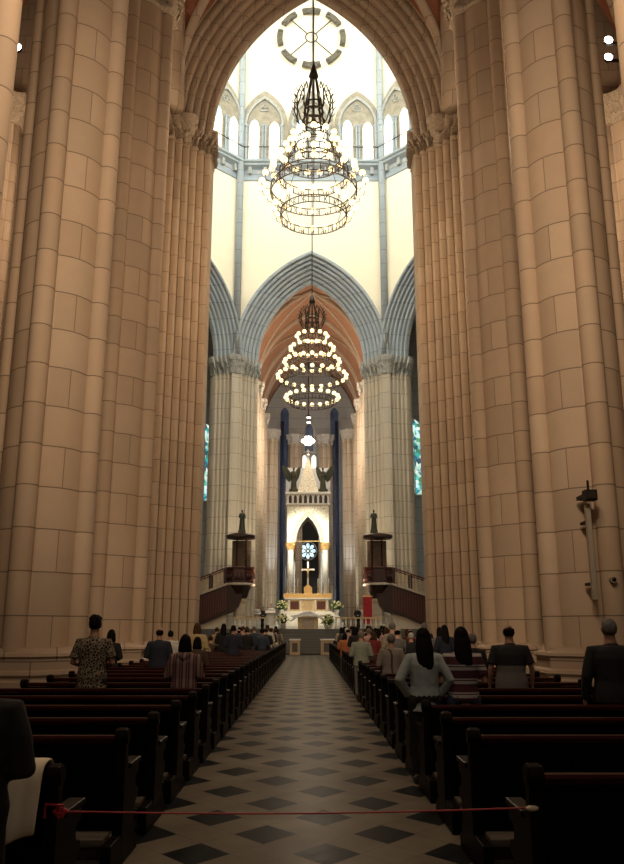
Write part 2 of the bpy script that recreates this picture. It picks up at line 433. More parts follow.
# pier footprint from the moulding profile
def pier_body(plan,mats,name,loc,cap_mat,base_mat,lab,rz=0,mirror=1,h=23.2,front=None,cs=1.2):
    r=empty(name,loc,rz,lab,'pier','great piers of the crossing')
    cx=sum(p[0] for p in plan)/len(plan); cy=sum(p[1] for p in plan)/len(plan)
    def off(p,d):
        v=Vector((p[0]-cx,p[1]-cy)); L=v.length or 1; return (p[0]+v.x/L*d,p[1]+v.y/L*d)
    def rings(lv):
        m=MB(); m.strip([[(*off(p,d),z) for p in plan] for d,z in lv],closed=True); n=len(plan)
        m.f.append(tuple(range(n-1,-1,-1))); m.f.append(tuple((len(lv)-1)*n+i for i in range(n))); return m
    rings([(0,.9),(0,h)]).build('shaft',mats,r,auto=50)
    # simplified outline for base
    rings([(.32,0),(.32,.5),(.28,.56),(.33,.64),(.30,.70),(.2,.75),(.2,.92),(.26,.98),(.22,1.05),(.08,1.1),(0,1.14)]).build('base',base_mat,r,auto=40)
    m=rings([(0,h-.1),(.08,h-.08),(.08,h),(.02,h+.05*cs),(.10,h+.5*cs),(.24,h+.75*cs),(.30,h+.8*cs),(.30,h+.95*cs),(.36,h+1.02*cs),(.36,h+1.15*cs)])
    n=len(front); L=0; acc=[0]
    for i in range(1,n): L+=math.dist(front[i],front[i-1]); acc.append(L)
    k=int(L/.30)
    for row in (0,1):
        for q in range(k):
            t=(q+.5*row+.25)/k*L; i=max(j for j in range(n) if acc[j]<=t) if t<L else n-1; i=min(i,n-2)
            f=(t-acc[i])/max(1e-6,acc[i+1]-acc[i]); p=(front[i][0]+(front[i+1][0]-front[i][0])*f,front[i][1]+(front[i+1][1]-front[i][1])*f)
            v=(p[0]-cx,p[1]-cy,0); po=off(p,.02+.08*row); leaf(m,(po[0],po[1],h+.02+.36*cs*row),v,.42*cs)
    m.build('capital',cap_mat,r,auto=50)
    return r
for sx,nm in ((-1,'left'),(1,'right')):
    F_=[(sx*(AN+dr),YC-.4+dy) for dr,dy in PROF]
    F_=[(sx*AN,YC+1.6)]+F_+[(sx*(AN+NR*DW+.1),30.4),(sx*8.6,30.4)]
    back=[(sx*8.6,34.5),(sx*6.6,35.2)]
    cx=sx*6.4; cy=32.6
    plan=[(x-cx,y-cy) for x,y in F_+back]
    pier_body(plan,M['shaft_stone'],'crossing_pier',(cx,cy,0),M['trim_stone'],M['stone_line'],'massive fluted pier carrying the great arch on its %s side, brown stone'%nm,front=[(x-cx,y-cy) for x,y in F_])
# tower walls: octagon
HW=6.45
def oct_walls():
    specs=[('back',(0,YD),0),('back_left',(-11.05,YD-4.6),PI/4),('back_right',(11.05,YD-4.6),-PI/4),
           ('left_side',(-15.65,CY),PI/2),('right_side',(15.65,CY),-PI/2),
           ('front_left',(-11.05,YC+4.6),3*PI/4),('front_right',(11.05,YC+4.6),-3*PI/4),('front',(0,YC),PI)]
    return specs
TOPZ=66
cl=MB()
for nm,(cx,cy),rz in oct_walls():
    L=HW+.15
    sp=SPR-.05
    o=arch_wall(L,TOPZ,AOUT,ROUT,sp,t=.8,y0=-.25 if nm!='front' else -.2).build('wall_tower_'+nm,M['white_wall']); struct(o)
    o.location=(cx,cy,0); o.rotation_euler=(0,0,rz)
    if nm in ('back','back_left','back_right'):
        m=arch_moulding(M['grey_stone'],spring=sp) if nm=='back' else arch_moulding(M['grey_stone'],AD,7.9,sp,PROFD)
        o=m.build('choir_arch' if nm=='back' else 'chapel_arch',M['grey_stone'],None,auto=50); o.location=(cx,cy,0); o.rotation_euler=(0,0,rz)
        tag(o,{'back':'pale blue-grey pointed moulded arch opening onto the choir behind the hanging lights','back_left':'pale blue-grey pointed arch seen slanting at the far left of the crossing','back_right':'pale blue-grey pointed arch seen slanting at the far right of the crossing'}[nm],'arch')
struct(MB().prism([(16.5*math.cos(a),16.5*math.sin(a)+CY) for a in [PI/8+i*PI/4 for i in range(8)]],lambda a,b:(a*1.05,b,TOPZ),lambda a,b:(a*1.05,b,TOPZ+.5)).build('ceiling_tower',M['white_wall']))
# far piers: moulding of the choir arch on one side and of the chapel arch on the other
for sx,nm in ((-1,'left'),(1,'right')):
    A=[(sx*(A0+dr),YD+dy) for dr,dy in PROF]
    ca,sa=math.cos(-sx*PI/4),math.sin(-sx*PI/4)
    cx,cy=sx*11.05,YD-4.6
    B=[]
    for dr,dy in PROFD:
        lx=-sx*(AD+dr); B.append((cx+lx*ca-dy*sa,cy+lx*sa+dy*ca))
    B=list(reversed(B)); F_=A+[(sx*6.40,YD-1.15),(sx*6.62,YD-1.15)]+B
    back=[(B[-1][0]+sx*.3,B[-1][1]+.9),(sx*6.6,YD+2.3),(sx*A0,YD+1.8)]
    ox,oy=sx*6.6,YD+.3
    pl=[(x-ox,y-oy) for x,y in F_+back]
    pier_body(pl,M['pale_stone'],'choir_pier',(ox,oy,0),M['trim_grey'],M['pale_stone'],'pale cream fluted pier with carved capital behind the %s pulpit'%nm,front=[(x-ox,y-oy) for x,y in F_],h=22.55,cs=1.35)
    o=MB().tube([(sx*6.35,YD-.75,23.8),(sx*6.35,YD-.75,TOPZ-.5)],.30,12).build('corner_shaft',M['grey_stone'],None,smooth=True)
    tag(o,'slender pale vertical shaft rising up the bright tower wall, %s one'%nm,'shaft','tower corner shafts')
# cornice, gallery
for nm,(cx,cy),rz in oct_walls()[:3]:
    w=HW-.05
    lab={'back':'facing the viewer','back_left':'slanting away at the left','back_right':'slanting away at the right'}[nm]
    r=empty('tower_cornice',(cx,cy,0),rz,'grey moulded stone cornice under the lancet gallery, %s'%lab,'cornice')
    m=MB(); prof=[(-.25,40.9),(-.35,40.95),(-.35,41.15),(-.30,41.2),(-.30,42.05),(-.45,42.15),(-.75,42.3),(-.75,42.45),(-.95,42.55),(-.95,42.75),(-.25,42.8)]
    m.prism(prof,lambda a,b:(-w,a,b),lambda a,b:(w,a,b)); m.build('moulding',M['grey_stone'],r)
    for k in range(9):
        x=-w+.9+k*(2*w-1.8)/8
        MB().box(x-.14,x+.14,-.62,-.28,41.5,42.15).build('bracket',M['trim_grey'],r)
        if k<8:
            x2=x+(2*w-1.8)/16; MB().box(x2-.35,x2+.35,-.34,-.28,41.6,41.9).build('carved_panel',M['trim_grey'],r)
    r=empty('lancet_gallery',(cx,cy,0),rz,'grey stone gallery of gabled arches with paired bright lancets, %s'%lab,'gallery')
    u=2*w/3
    for k in range(3):
        xc=-w+u*(k+.5)
        P=[(xc+a,42.8+b) for a,b in lancet_poly(u/2-.02,7.3,12)]
        MB().prism(P,lambda a,b:(a,-.55,b),lambda a,b:(a,-.27,b)).build('gable_arch',M['gallery'],r,)
        # inner recessed moulding
        P2=lancet_poly(u/2-.35,5.9,12); P3=lancet_poly(u/2-.55,5.6,12)
        m=MB(); rows=[[(xc+a,-.56,43.5+b) for a,b in P2],[(xc+a,-.75,43.5+b) for a,b in P2],[(xc+a,-.75,43.5+b) for a,b in P3],[(xc+a,-.56,43.5+b) for a,b in P3]]
        m.strip(rows); m.build('arch_moulding',M['trim_grey'],r)
        for sg in (-1,1):
            xx=xc+sg*.92
            P4=[(xx+a,43.0+b) for a,b in lancet_poly(.46,3.8,8)]
            MB().prism(P4,lambda a,b:(a,-.60,b),lambda a,b:(a,-.54,b)).build('lancet_glass',M['daylight'],r)
            P5=[(xx+a,45.9+b) for a,b in lancet_poly(.36,1.1,8)]
            if sg<0: MB().prism(P5,lambda a,b:(a,-.63,b),lambda a,b:(a,-.55,b)).build('tinted_glass',M['cyanlight'],r)
        for xx in (-1.62,-.12,.12,1.62):
            m=MB(); m.tube([(xc+xx,-.78,42.8),(xc+xx,-.78,46.2)],.09,8); m.lathe([(.09,0),(.17,.12),(.17,.22)],8,(xc+xx,-.78,46.1)); m.build('colonnette',M['grey_stone'],r)
        # trefoil boss in gable
        m=MB()
        for a in (90,210,330):
            q=math.radians(a); 
            m.tube([(xc+.22*math.cos(q)+.2*math.cos(t),-.6,48.2+.22*math.sin(q)+.2*math.sin(t)) for t in [2*PI*i/12 for i in range(13)]],.05,6)
        m.build('trefoil',M['trim_grey'],r)
    m=MB(); m.tube([(-w,-.9,44.0),(w,-.9,44.0)],.04,6); m.build('rail',M['iron'],r)
# iron ring on the far tower wall
cx,_,cz=at(311,38,YD-.6)
r=empty('wall_ring',(cx,YD-.6,cz),0,'large round ring of dark segments with spokes, high on the bright tower wall','ring')
for k in range(8):
    a=2*PI*k/8+PI/2; m=MB()
    P=[(rr*math.cos(t),rr*math.sin(t)) for rr,ts in ((2.75,[a-.28+.56*i/8 for i in range(9)]),(3.25,[a+.28-.56*i/8 for i in range(9)])) for t in ts]
    m.prism(P,lambda x,z:(x,-.2,z),lambda x,z:(x,.1,z)); 
    for s_ in (-.22,.22): m.box(3.0*math.cos(a+s_)-.12,3.0*math.cos(a+s_)+.12,-.3,.1,3.0*math.sin(a+s_)-.12,3.0*math.sin(a+s_)+.12)
    m.build('ring_segment',M['ringm'],r)
for k in range(4):
    a=PI/4+k*PI/2; MB().tube([(.55*math.cos(a),-.1,.55*math.sin(a)),(2.8*math.cos(a),-.1,2.8*math.sin(a))],.06,6).build('spoke',M['iron'],r)
MB().tube([(.55*math.cos(t),-.1,.55*math.sin(t)) for t in [2*PI*i/24 for i in range(25)]],.06,6).build('hub_ring',M['iron'],r)
# unseen tower windows: glowing panes added on solid walls to light the far wall
wn=1
for nm,(cx,cy),rz in oct_walls()[3:]:
    for k in ((-1,0,1) if nm!='front' else (-1,0,1)):
        ca,sa=math.cos(rz),math.sin(rz); lx=k*3.9; ly=-.32
        zz=44 if nm!='front' else 37
        o=lancet('window_%d'%wn,(cx+lx*ca-ly*sa,cy+lx*sa+ly*ca,zz),1.5,16 if nm!='front' else 22,M['towerlight'],M['grey_stone'],rz=rz); wn+=1

# ---------------------------------------------------------------- choir beyond the far arch
YE=92.0
m=MB(); n=24; w=5.6
rows=[[( -w+2*w*i/40,y,SPR+.3+pz(-w+2*w*i/40,w,8.6)) for i in range(41)] for y in [66.2+(YE-66.2)*j/20 for j in range(21)]]
o=m.strip(rows).build('ceiling_choir',M['brick_choir'],smooth=True); struct(o); s=o.modifiers.new('t','SOLIDIFY'); s.thickness=.3; s.offset=1
for sx,nm in ((-1,'left'),(1,'right')):
    struct(MB().box(min(sx*5.6,sx*6.2),max(sx*5.6,sx*6.2),66.2,YE,0,SPR+.6).build('wall_choir_'+nm,M['pale_stone']))
    # walls that close off the chapels at both sides
    struct(MB().box(min(sx*8.0,sx*22),max(sx*8.0,sx*22),76.5,77,0,34).build('wall_chapel_'+nm,M['grey_stone']))
    struct(MB().box(min(sx*6.2,sx*8.0),max(sx*6.2,sx*8.0),67.6,77,0,34).build('wall_chapel_inner_'+nm,M['grey_stone']))
    struct(MB().box(min(sx*21.5,sx*22),max(sx*21.5,sx*22),33,77,0,34).build('wall_transept_'+nm,M['pale_stone']))
    struct(MB().box(min(sx*8.3,sx*22),max(sx*8.3,sx*22),33,33.5,0,34).build('wall_transept_front_'+nm,M['stone_line']))
    struct(MB().prism([(sx*6.6,77),(sx*6.6,66.3),(sx*16.9,56),(sx*16.9,42),(sx*8.4,33.5),(sx*22,33.5),(sx*22,77)],lambda a,b:(a,b,34.4),lambda a,b:(a,b,34.8)).build('ceiling_chapel_'+nm,M['brick']))
struct(MB().box(-8,8,YE,YE+.5,0,35).build('wall_apse',M['grey_stone']))
for k,y in enumerate((70.5,76,81.5,87)):
    p=[(w*t,y,SPR+.2+pz(w*t,w,8.6)) for t in [i/20-1 for i in range(41)]]
    o=rib(p,[.30]*41).build('choir_rib',M['trim_stone'],None,smooth=True)
    tag(o,['nearest of the four','second of the four','third of the four','farthest of the four'][k]+' stone ribs curving across the orange choir vault','rib','stone ribs of the choir vault')
for sg in (-1,1):
    pass
def pair_ribs():
    k=0
    for (a,b) in ((66.5,76),(76,87)):
        r=empty('diagonal_ribs',(0,0,0),0,'pair of crossing ribs under the orange choir vault, %s'%('nearer pair' if k==0 else 'farther pair'),'ribs','diagonal choir ribs')
        for sg in (-1,1):
            p=[(w*t,(a+b)/2+sg*(b-a)/2*t,SPR+.25+pz(w*t,w,8.6)) for t in [i/20-1 for i in range(41)]]
            rib(p,.16).build('rib',M['trim_stone'],r,smooth=True)
        k+=1
pair_ribs()
# choir wall columns and apse columns
def choir_col(h=22.6,s=1.0):
    r=empty('choir_column')
    m=MB(); ring_prism(m,[(0,0),(0,h)],core_poly(.62*s,.22*s,.68*s)); m.build('shaft',M['pale_stone'],r,auto=30)
    for k in range(8):
        a=k*PI/4; q=.66*s; MB().tube([(q*math.cos(a),q*math.sin(a),0),(q*math.cos(a),q*math.sin(a),h)],.17*s,10).build('colonnette',M['pale_stone'],r,smooth=True)
    m=MB(); P=core_poly(.72*s,.4*s,.85*s); ring_prism(m,[(0,h-.1),(.06,h),(0,h+.1),(.15,h+.7),(.25,h+.8),(.25,h+1.0)],P)
    for q in range(18):
        x,y=P[int(q/18*96)]; leaf(m,(x,y,h+.1),(x,y,0),.5)
    m.build('capital',M['trim_grey'],r,auto=50); return r
cc=choir_col(); first=True
for y,q in ((70.5,'just behind the great pier'),(76,'second along the choir wall'),(81.5,'third along the choir wall')):
    for sx in (-1,1):
        o=cc if first else copy_tree(cc); first=False
        o.location=(sx*5.35,y,0); tag(o,'pale choir column on the %s, %s'%('left' if sx<0 else 'right',q),'column','columns of the choir')
for sx in (-1,1):
    o=copy_tree(cc); o.location=(sx*4.45,88.5,0); tag(o,'pale apse column %s of the altar canopy, next to a blue slit window'%('left' if sx<0 else 'right'),'column','columns of the apse')
    o=copy_tree(cc); o.location=(sx*1.75,90.9,0); tag(o,'slim apse column seen through the canopy arch on the %s'%('left' if sx<0 else 'right'),'column','columns of the apse')
# blue slit windows beside the canopy
for sx in (-1,1):
    lancet('window_%d'%wn,(sx*2.95-.1,YE-.15,3.0),.50,24.3,M['navy'],M['grey_stone'],fw=.16,mull=0); wn+=1
    for q in (.0,): 
        o=MB().tube([(sx*3.1-.1,89.6,0),(sx*3.1-.1,89.6,25)],.17,10).build('blue_shaft',plain('dark_blue_stone',(.02,.03,.065),.5),None,smooth=True)  # shaft in one even dark blue
        tag(o,'thin dark blue shaft standing before the slit window, %s of the canopy'%('left' if sx<0 else 'right'),'shaft','blue shafts')
for sx in (-1,1):
    lancet('window_%d'%wn,(sx*.55-.15,YE-.15,17.9),.28,3.6,M['daylight'],M['grey_stone'],fw=.1,mull=0); wn+=1
lancet('window_%d'%wn,(-.15,YE-.15,21.9),.5,3.4,M['navy'],M['trim_grey'],fw=.3,mull=0); wn+=1
# flat black panel standing in for a recess's shade behind the canopy; rose window
o=MB().prism(lancet_poly(1.15,16.5),lambda a,b:(a-.15,YE-.10,b+1.0),lambda a,b:(a-.15,YE+.2,b+1.0)).build('wall_apse_recess_shade',plain('recess_shade_black',(.02,.02,.022),.9)); struct(o)
rx,_,rzv=at(308,551,YE-.3)
r=bpy.data.objects.new('window_%d'%wn,None); COL.objects.link(r); r.location=(rx,YE-.3,rzv); struct(r); wn+=1
for k in range(8):
    a=k*PI/4; ca,sa=math.cos(a),math.sin(a); P=[(.22,0),(.55,-.20),(.80,-.17),(.90,0),(.80,.17),(.55,.20)]
    MB().prism([(x*ca-z*sa,x*sa+z*ca) for x,z in P],lambda x,z:(x,-.02,z),lambda x,z:(x,.05,z)).build('petal_pane',M['rose'],r)
MB().lathe([(.13,0),(.13,.06)],12).xf(Matrix.Rotation(PI/2,4,'X')).build('centre_pane',M['rose'],r)
MB().tube([(1.02*math.cos(t),0,1.02*math.sin(t)) for t in [2*PI*i/32 for i in range(33)]],.07,6).build('window_frame',M['trim_grey'],r)
# stained side windows glimpsed past the piers
for u,v0,v1,Y in ((206,423,500,76),(413,418,494,76)):
    x,_,z0=at(u,v1,Y); _,_,z1=at(u,v0,Y)
    lancet('window_%d'%wn,(x+(-.3 if u<300 else .3),76.35,z0),1.0,z1-z0,M['stained'],M['trim_grey'],mull=1); wn+=1
    lancet('window_%d'%wn,(x*1.35,76.35,z0),1.0,z1-z0,M['stained'],M['trim_grey'],mull=1); wn+=1
# ---------------------------------------------------------------- sanctuary platform and steps
Y0=53.0; NS=9; PZ=1.62; AX=-.22
for k in range(1):
    m=MB()
    for i in range(NS):
        m.box(AX-1.75,AX+1.75,Y0+i*.42,58.0,i*PZ/NS,(i+1)*PZ/NS)
    o=m.build('sanctuary_steps',M['step'],None,bevel=.015); tag(o,'flight of dark stone steps rising from the aisle to the altar','steps')
m=MB(); m.box(-9.3,AX-1.75,55.5,70,0,PZ); m.box(AX+1.75,9.3,55.5,70,0,PZ); m.box(AX-1.75,AX+1.75,58.0,70,0,PZ)
m.box(-4.2,4.2,70,84,0,PZ); o=m.build('sanctuary_platform',M['step']); tag(o,'dark raised stone platform that carries the altars','platform')
m=MB()
for i in range(5): m.box(AX-2.9+i*.12,AX+2.9-i*.12,64.5+i*.4,80,PZ+i*.26,PZ+(i+1)*.26)
o=m.build('altar_dais',M['marble'],None,bevel=.01); tag(o,'stepped pale marble dais under the golden high altar','dais')
DZ=PZ+5*.26
for sx in (-1,1):
    cx=at(295 if sx<0 else 327.5,645,52.6)[0]
    r=empty('low_barrier',(cx,52.6,0),0,'low pale marble barrier with dark inset panel at the foot of the steps, %s'%('left' if sx<0 else 'right'),'barrier','low marble barriers')
    wd=.32 if sx<0 else .42
    MB().box(-wd,wd,-.12,.12,0,.95).build('slab',M['tile'],r,bevel=.02)
    MB().box(-wd-.05,wd+.05,-.16,.16,.9,1.0).build('coping',M['marble'],r,bevel=.02)
    MB().box(-wd*.55,wd*.55,-.14,-.10,.2,.75).build('inset_panel',M['step'],r)
# altar rails
for sx in (-1,1):
    r=empty('altar_rail',(AX+sx*3.6,58.6,PZ),0,'low gilt and white balustrade beside the white altar, %s'%('left' if sx<0 else 'right'),'balustrade','altar balustrades')
    MB().box(-1.7,1.7,-.08,.08,.72,.82).build('hand_rail',M['goldstone'],r)
    for k in range(10): MB().lathe([(.05,0),(.08,.1),(.04,.2),(.08,.45),(.04,.65),(.06,.72)],8,(-1.6+k*.355,0,0)).build('baluster',M['marble'],r,smooth=True)
# white altar table
r=empty('altar_table',(at(308,620,61)[0],61,PZ),0,'white cloth covered altar table in front of the golden altar','altar')
MB().box(-.75,.75,-.4,.4,0,.9).build('block',M['goldstone'],r,bevel=.02)
MB().box(-.45,.45,-.44,-.38,.1,.75).build('relief_panel',M['trim_stone'],r)
MB().box(-1.25,1.25,-.55,.55,.9,1.02).build('table_top',M['marble'],r,bevel=.02)
m=MB(); P=[(-1.32,.5),(-1.1,.85),(-.75,1.02),(-.35,1.22),(0,1.32),(.35,1.22),(.75,1.02),(1.1,.85),(1.32,.5),(.9,.78),(.5,.86),(0,.9),(-.5,.86),(-.9,.78)]
m.prism(P,lambda a,b:(a,-.6,b),lambda a,b:(a,.5,b)); m.build('altar_cloth',M['cloth_white'],r,bevel=.03)
# golden high altar
r=empty('high_altar',(at(308,600,68.5)[0],68.5,DZ),0,'golden marble high altar with dark panels under the canopy','altar')
MB().box(-2.0,2.0,-.5,.6,0,.15).build('plinth',M['marble'],r,bevel=.02)
MB().box(-1.75,1.75,-.4,.5,.15,1.1).build('body',M['goldstone'],r,bevel=.02)
for x in (-1.1,0,1.1): MB().box(x-.36,x+.36,-.44,-.38,.3,.95).build('front_panel',M['maho'] if x else M['tile'],r)
for x in (-1.6,-.6,.6,1.6): MB().lathe([(.08,.15),(.06,.3),(.06,.9),(.09,1.05)],10,(x,-.46,0)).build('column',M['marble'],r,smooth=True)
MB().box(-1.95,1.95,-.55,.6,1.1,1.22).build('table_top',M['marble'],r,bevel=.02)
MB().box(-2.05,2.05,.1,.6,1.22,1.6).build('gradine',M['gold'],r,bevel=.02)
MB().prism([(-.35,1.6),(.35,1.6),(.35,2.1),(0,2.4),(-.35,2.1)],lambda a,b:(a,.1,b),lambda a,b:(a,.6,b)).build('tabernacle',M['gold'],r)
HA=r.location.copy()
for k,x in enumerate((-1.75,-1.3,-.85,.85,1.3,1.75)):
    c=empty('candlestick',(HA.x+x,68.85,DZ+1.6),0,'tall gilt candlestick with white candle on the high altar, %s'%(['outermost left','second from left','innermost left','innermost right','second from right','outermost right'][k]),'candlestick','high altar candlesticks')
    MB().lathe([(.12,0),(.10,.05),(.03,.12),(.06,.3),(.025,.42),(.07,.55),(.07,.58)],10).build('stand',M['gold'],c,smooth=True)
    MB().lathe([(.045,.58),(.04,1.25),(.01,1.27)],10).build('candle',M['cloth_white'],c,smooth=True)
c=empty('altar_cross',(HA.x,68.85,DZ+2.38),0,'pale standing crucifix above the middle of the high altar','crucifix')
MB().box(-.07,.07,-.05,.05,0,1.9).build('upright',M['marble'],c,bevel=.01); MB().box(-.55,.55,-.05,.05,1.15,1.3).build('crossbar',M['marble'],c,bevel=.01)
m=MB(); m.tube([(0,-.08,.55),(0,-.09,.9),(0,-.1,1.15)],[.05,.07,.09],8); m.ball((0,-.12,1.32),.075); m.tube([(-.42,-.08,1.25),(0,-.1,1.12),(.42,-.08,1.25)],.03,6); m.build('figure',M['gold'],c,smooth=True)

# baldachin (altar canopy)
BX=at(308,500,71)[0]; 
r=empty('altar_canopy',(BX,71,DZ),0,'tall cream stone altar canopy with pointed arch and patterned spire','canopy')
n_=N('mosaic_stone'); co=n_.coord(); v=n_.n.new('ShaderNodeTexVoronoi'); v.inputs['Scale'].default_value=5; v.feature='DISTANCE_TO_EDGE'; n_.l.new(co,v.inputs['Vector'])
f=n_.math('LESS_THAN',v.outputs['Distance'],.05); M['mosaic']=n_.out(n_.mix(f,(.80,.74,.58),(.42,.36,.26)),.6)
hb=13.3-DZ; w0=1.82
# arched body front and back
a_=1.10; spz=5.95; rise_=2.35; c2=(rise_**2-a_**2)/(2*a_); R2=a_+c2; am=math.acos(c2/R2)
pts=[(-c2+R2*math.cos(am*i/14),spz+R2*math.sin(am*i/14)) for i in range(15)]; full=pts+[(-x,z) for x,z in reversed(pts[:-1])]
for y0,y1 in ((-1.6,-1.2),(1.2,1.6)):
    xs=[(w0,spz-.01)]+full+[(-w0,spz-.01)]
    m=MB(); m.strip([[(x,y0,z) for x,z in xs],[(x,y0,hb-1.15) for x,z in xs],[(x,y1,hb-1.15) for x,z in xs],[(x,y1,z) for x,z in xs],[(x,y0,z) for x,z in xs]]); m.build('arched_face',M['mosaic'],r)
for sg in (-1,1):
    m=MB(); m.box(min(sg*1.5,sg*w0),max(sg*1.5,sg*w0),-1.2,1.2,spz,hb-1.15); m.build('side_face',M['mosaic'],r)
# arch edging
for q,rr,mt in ((0,.10,M['trim_grey']),(.22,.07,M['goldstone'])):
    m=MB(); P=[(-c2+(R2+q)*math.cos(math.acos(c2/(R2+q))*i/14),-1.63,spz+(R2+q)*math.sin(math.acos(c2/(R2+q))*i/14)) for i in range(15)]
    P=P+[(-x,y,z) for x,y,z in reversed(P[:-1])]; m.tube(P,rr,8); m.build('arch_edging',mt,r,smooth=True)
MB().box(-w0-.1,w0+.1,-1.7,1.7,hb-1.15,hb-1.0).build('moulding',M['marble'],r,bevel=.02)
m=MB(); m.box(-w0,w0,-1.6,1.6,hb-1.0,hb-.2); m.build('frieze',M['marble'],r)
for k in range(8):
    x=-1.55+k*.443; MB().prism([(x+a*.9,hb-.98+b) for a,b in lancet_poly(.15,.72,5)],lambda a,b:(a,-1.64,b),lambda a,b:(a,-1.59,b)).build('frieze_niche',M['maho_dark'],r)
MB().box(-w0-.15,w0+.15,-1.75,1.75,hb-.2,hb).build('cornice',M['marble'],r,bevel=.02)
m=MB(); m.lathe([(1.42,hb),(1.32,hb+.12),(.06,hb+3.5),(.02,hb+3.55)],4,a0=PI/4); m.build('spire',M['mosaic'],r)
m=MB(); m.ball((0,0,hb+3.65),.14); m.box(-.03,.03,-.03,.03,hb+3.7,hb+4.2); m.box(-.15,.15,-.03,.03,hb+3.98,hb+4.04); m.build('finial',M['marble'],r)
for sx in (-1,1):
    for sy in (-1,1):
        cx=sx*1.50; cy=sy*1.4
        m=MB(); m.lathe([(.42,0),(.42,.3),(.34,.36),(.29,.5),(.27,5.35),(.30,5.4)],14,(cx,cy,0)); m.build('column',M['marble'],r,smooth=True)
        m=MB(); m.lathe([(.29,5.35),(.33,5.45),(.31,5.55),(.44,5.85),(.46,5.96)],12,(cx,cy,0))
        for q in range(8): leaf(m,(cx+.3*math.cos(q*PI/4),cy+.3*math.sin(q*PI/4),5.43),(math.cos(q*PI/4),math.sin(q*PI/4),0),.36)
        m.build('column_capital',M['gold'],r)
MB().tube([(-1.5,-1.4,6.1),(1.5,-1.4,6.1)],.035,6).build('tie_bar',M['gold'],r)
# grey screen behind the canopy
m=MB(); pw=2.05; top=hb+2.85
xs=[(pw,0),(a_+.05,0)]
m.box(-pw,-a_-.05,1.9,2.15,0,top); m.box(a_+.05,pw,1.9,2.15,0,top); m.box(-a_-.05,a_+.05,1.9,2.15,spz+2.3,top)
o=m.build('canopy_screen',plain('blue_grey_screen',(.30,.33,.35),.7)); o.location=(BX,71,DZ); tag(o,'plain blue-grey upright screen rising behind the altar canopy','screen')

# ---------------------------------------------------------------- chandeliers
TIERS=[(4.75,.97,12),(3.9,1.38,16),(2.98,1.76,20),(2.02,2.18,22),(.6,1.66,20)]
def make_chandelier(TIERS,cz=0.0,cs=1.0,ss=0.0):
    def CZ(z): return 5.25+cz+(z-5.25)*cs
    r=empty('chandelier')
    globe=MB().ball((0,0,0),.135,10,8).mesh('bulb',M['bulb'],True)
    for ti,(z,R,n) in enumerate(TIERS):
        rr=R*.84
        m=MB()
        for dz in (-.10,-.42):
            m.tube([(rr*math.cos(2*PI*i/40),rr*math.sin(2*PI*i/40),z+dz) for i in range(41)],.023,6)
        for i in range(n*2):
            a=2*PI*i/(n*2); m.tube([(rr*math.cos(a),rr*math.sin(a),z-.10),(rr*math.cos(a),rr*math.sin(a),z-.42)],.018,5)
            if i%2==0:
                a2=a+PI/n/2
                m.tube([(rr*math.cos(a2),rr*math.sin(a2),z-.14),(rr*1.01*math.cos(a),rr*1.01*math.sin(a),z-.26),(rr*math.cos(a2),rr*math.sin(a2),z-.38)],.014,5)
        m.build('tier_ring',M['iron'],r,smooth=True)
        # one lamp arm, then copies
        am=MB(); am.tube([(rr,0,z-.3),(rr+.10,0,z-.36),(R+.0,0,z-.26),(R+.03,0,z-.10)],.016,5); am.lathe([(.02,0),(.055,.04),(.06,.07)],8,(R+.03,0,z-.12))
        for i in range(n):
            a=2*PI*(i+.5*(ti%2))/n
            if i==0: mesh=am.mesh('lamp_arm',M['iron'],True)
            o=bpy.data.objects.new('lamp_arm',mesh); COL.objects.link(o); o.parent=r; o.rotation_euler=(0,0,a)
            b=bpy.data.objects.new('bulb',globe); COL.objects.link(b); b.parent=o; b.location=(R+.03,0,z+.03)
    # hangers between tiers
    m=MB(); zs=[(z,R*.84) for z,R,_ in TIERS]
    for i in range(8):
        a=2*PI*i/8; c,s=math.cos(a),math.sin(a)
        m.tube([(.25*c,.25*s,CZ(5.9))]+[(rr*c,rr*s,z-.25) for z,rr in zs],.014,5)
    m.build('hanger_chain',M['iron'],r)
    # wrought crown at the top
    for i in range(12):
        a=2*PI*i/12; c,s=math.cos(a),math.sin(a)
        m=MB(); m.tube([(q*c,q*s,CZ(z)) for q,z in ((.45,5.25),(.66,5.45),(.84,5.9),(.82,6.35),(.62,6.75),(.52,6.62),(.6,6.5))],.028,6)
        for q,z in ((.82,5.7),(.86,5.95),(.85,6.2),(.78,6.45)): m.tube([(q*c,q*s,CZ(z)),(q*c*1.12,q*s*1.12,CZ(z+.12))],.02,5)
        m.build('crown_scroll',M['iron'],r,smooth=True)
    m=MB()
    for z,q in ((5.25,.45),(5.5,.48),(5.9,.38),(6.2,.3)): m.tube([(q*math.cos(2*PI*i/24),q*math.sin(2*PI*i/24),CZ(z)) for i in range(25)],.035,6)
    for i in range(8):
        a=2*PI*i/8; m.tube([(.45*math.cos(a),.45*math.sin(a),CZ(5.25)),(.26*math.cos(a),.26*math.sin(a),CZ(6.6)),(.1*math.cos(a),.1*math.sin(a),7.15)],.028,6)
    m.build('crown_cage',M['iron'],r)
    MB().lathe([(.02,CZ(5.4)),(.12,CZ(5.5)),(.05,CZ(5.7)),(.05,7.0),(.22,7.1),(.15,7.35),(.05,7.7),(.02,7.75)],12).build('stem',M['iron'],r,smooth=True)
    return r
ch=make_chandelier([(3.95,.97,12),(3.2,1.38,16),(2.5,1.76,20),(1.75,2.18,22),(.6,1.66,20)],-.75,1.3)
x,y,z=at(313.5,235,29.0); ch.location=(x,29.0,z+.55); ch.scale=(.95,.95,.95)
tag(ch,'large tiered iron chandelier with globe lamps hanging before the bright tower','chandelier','great chandeliers')
c2o=make_chandelier(TIERS); x2,_,z2=at(312,410,49); c2o.location=(x2,49,z2+.2)
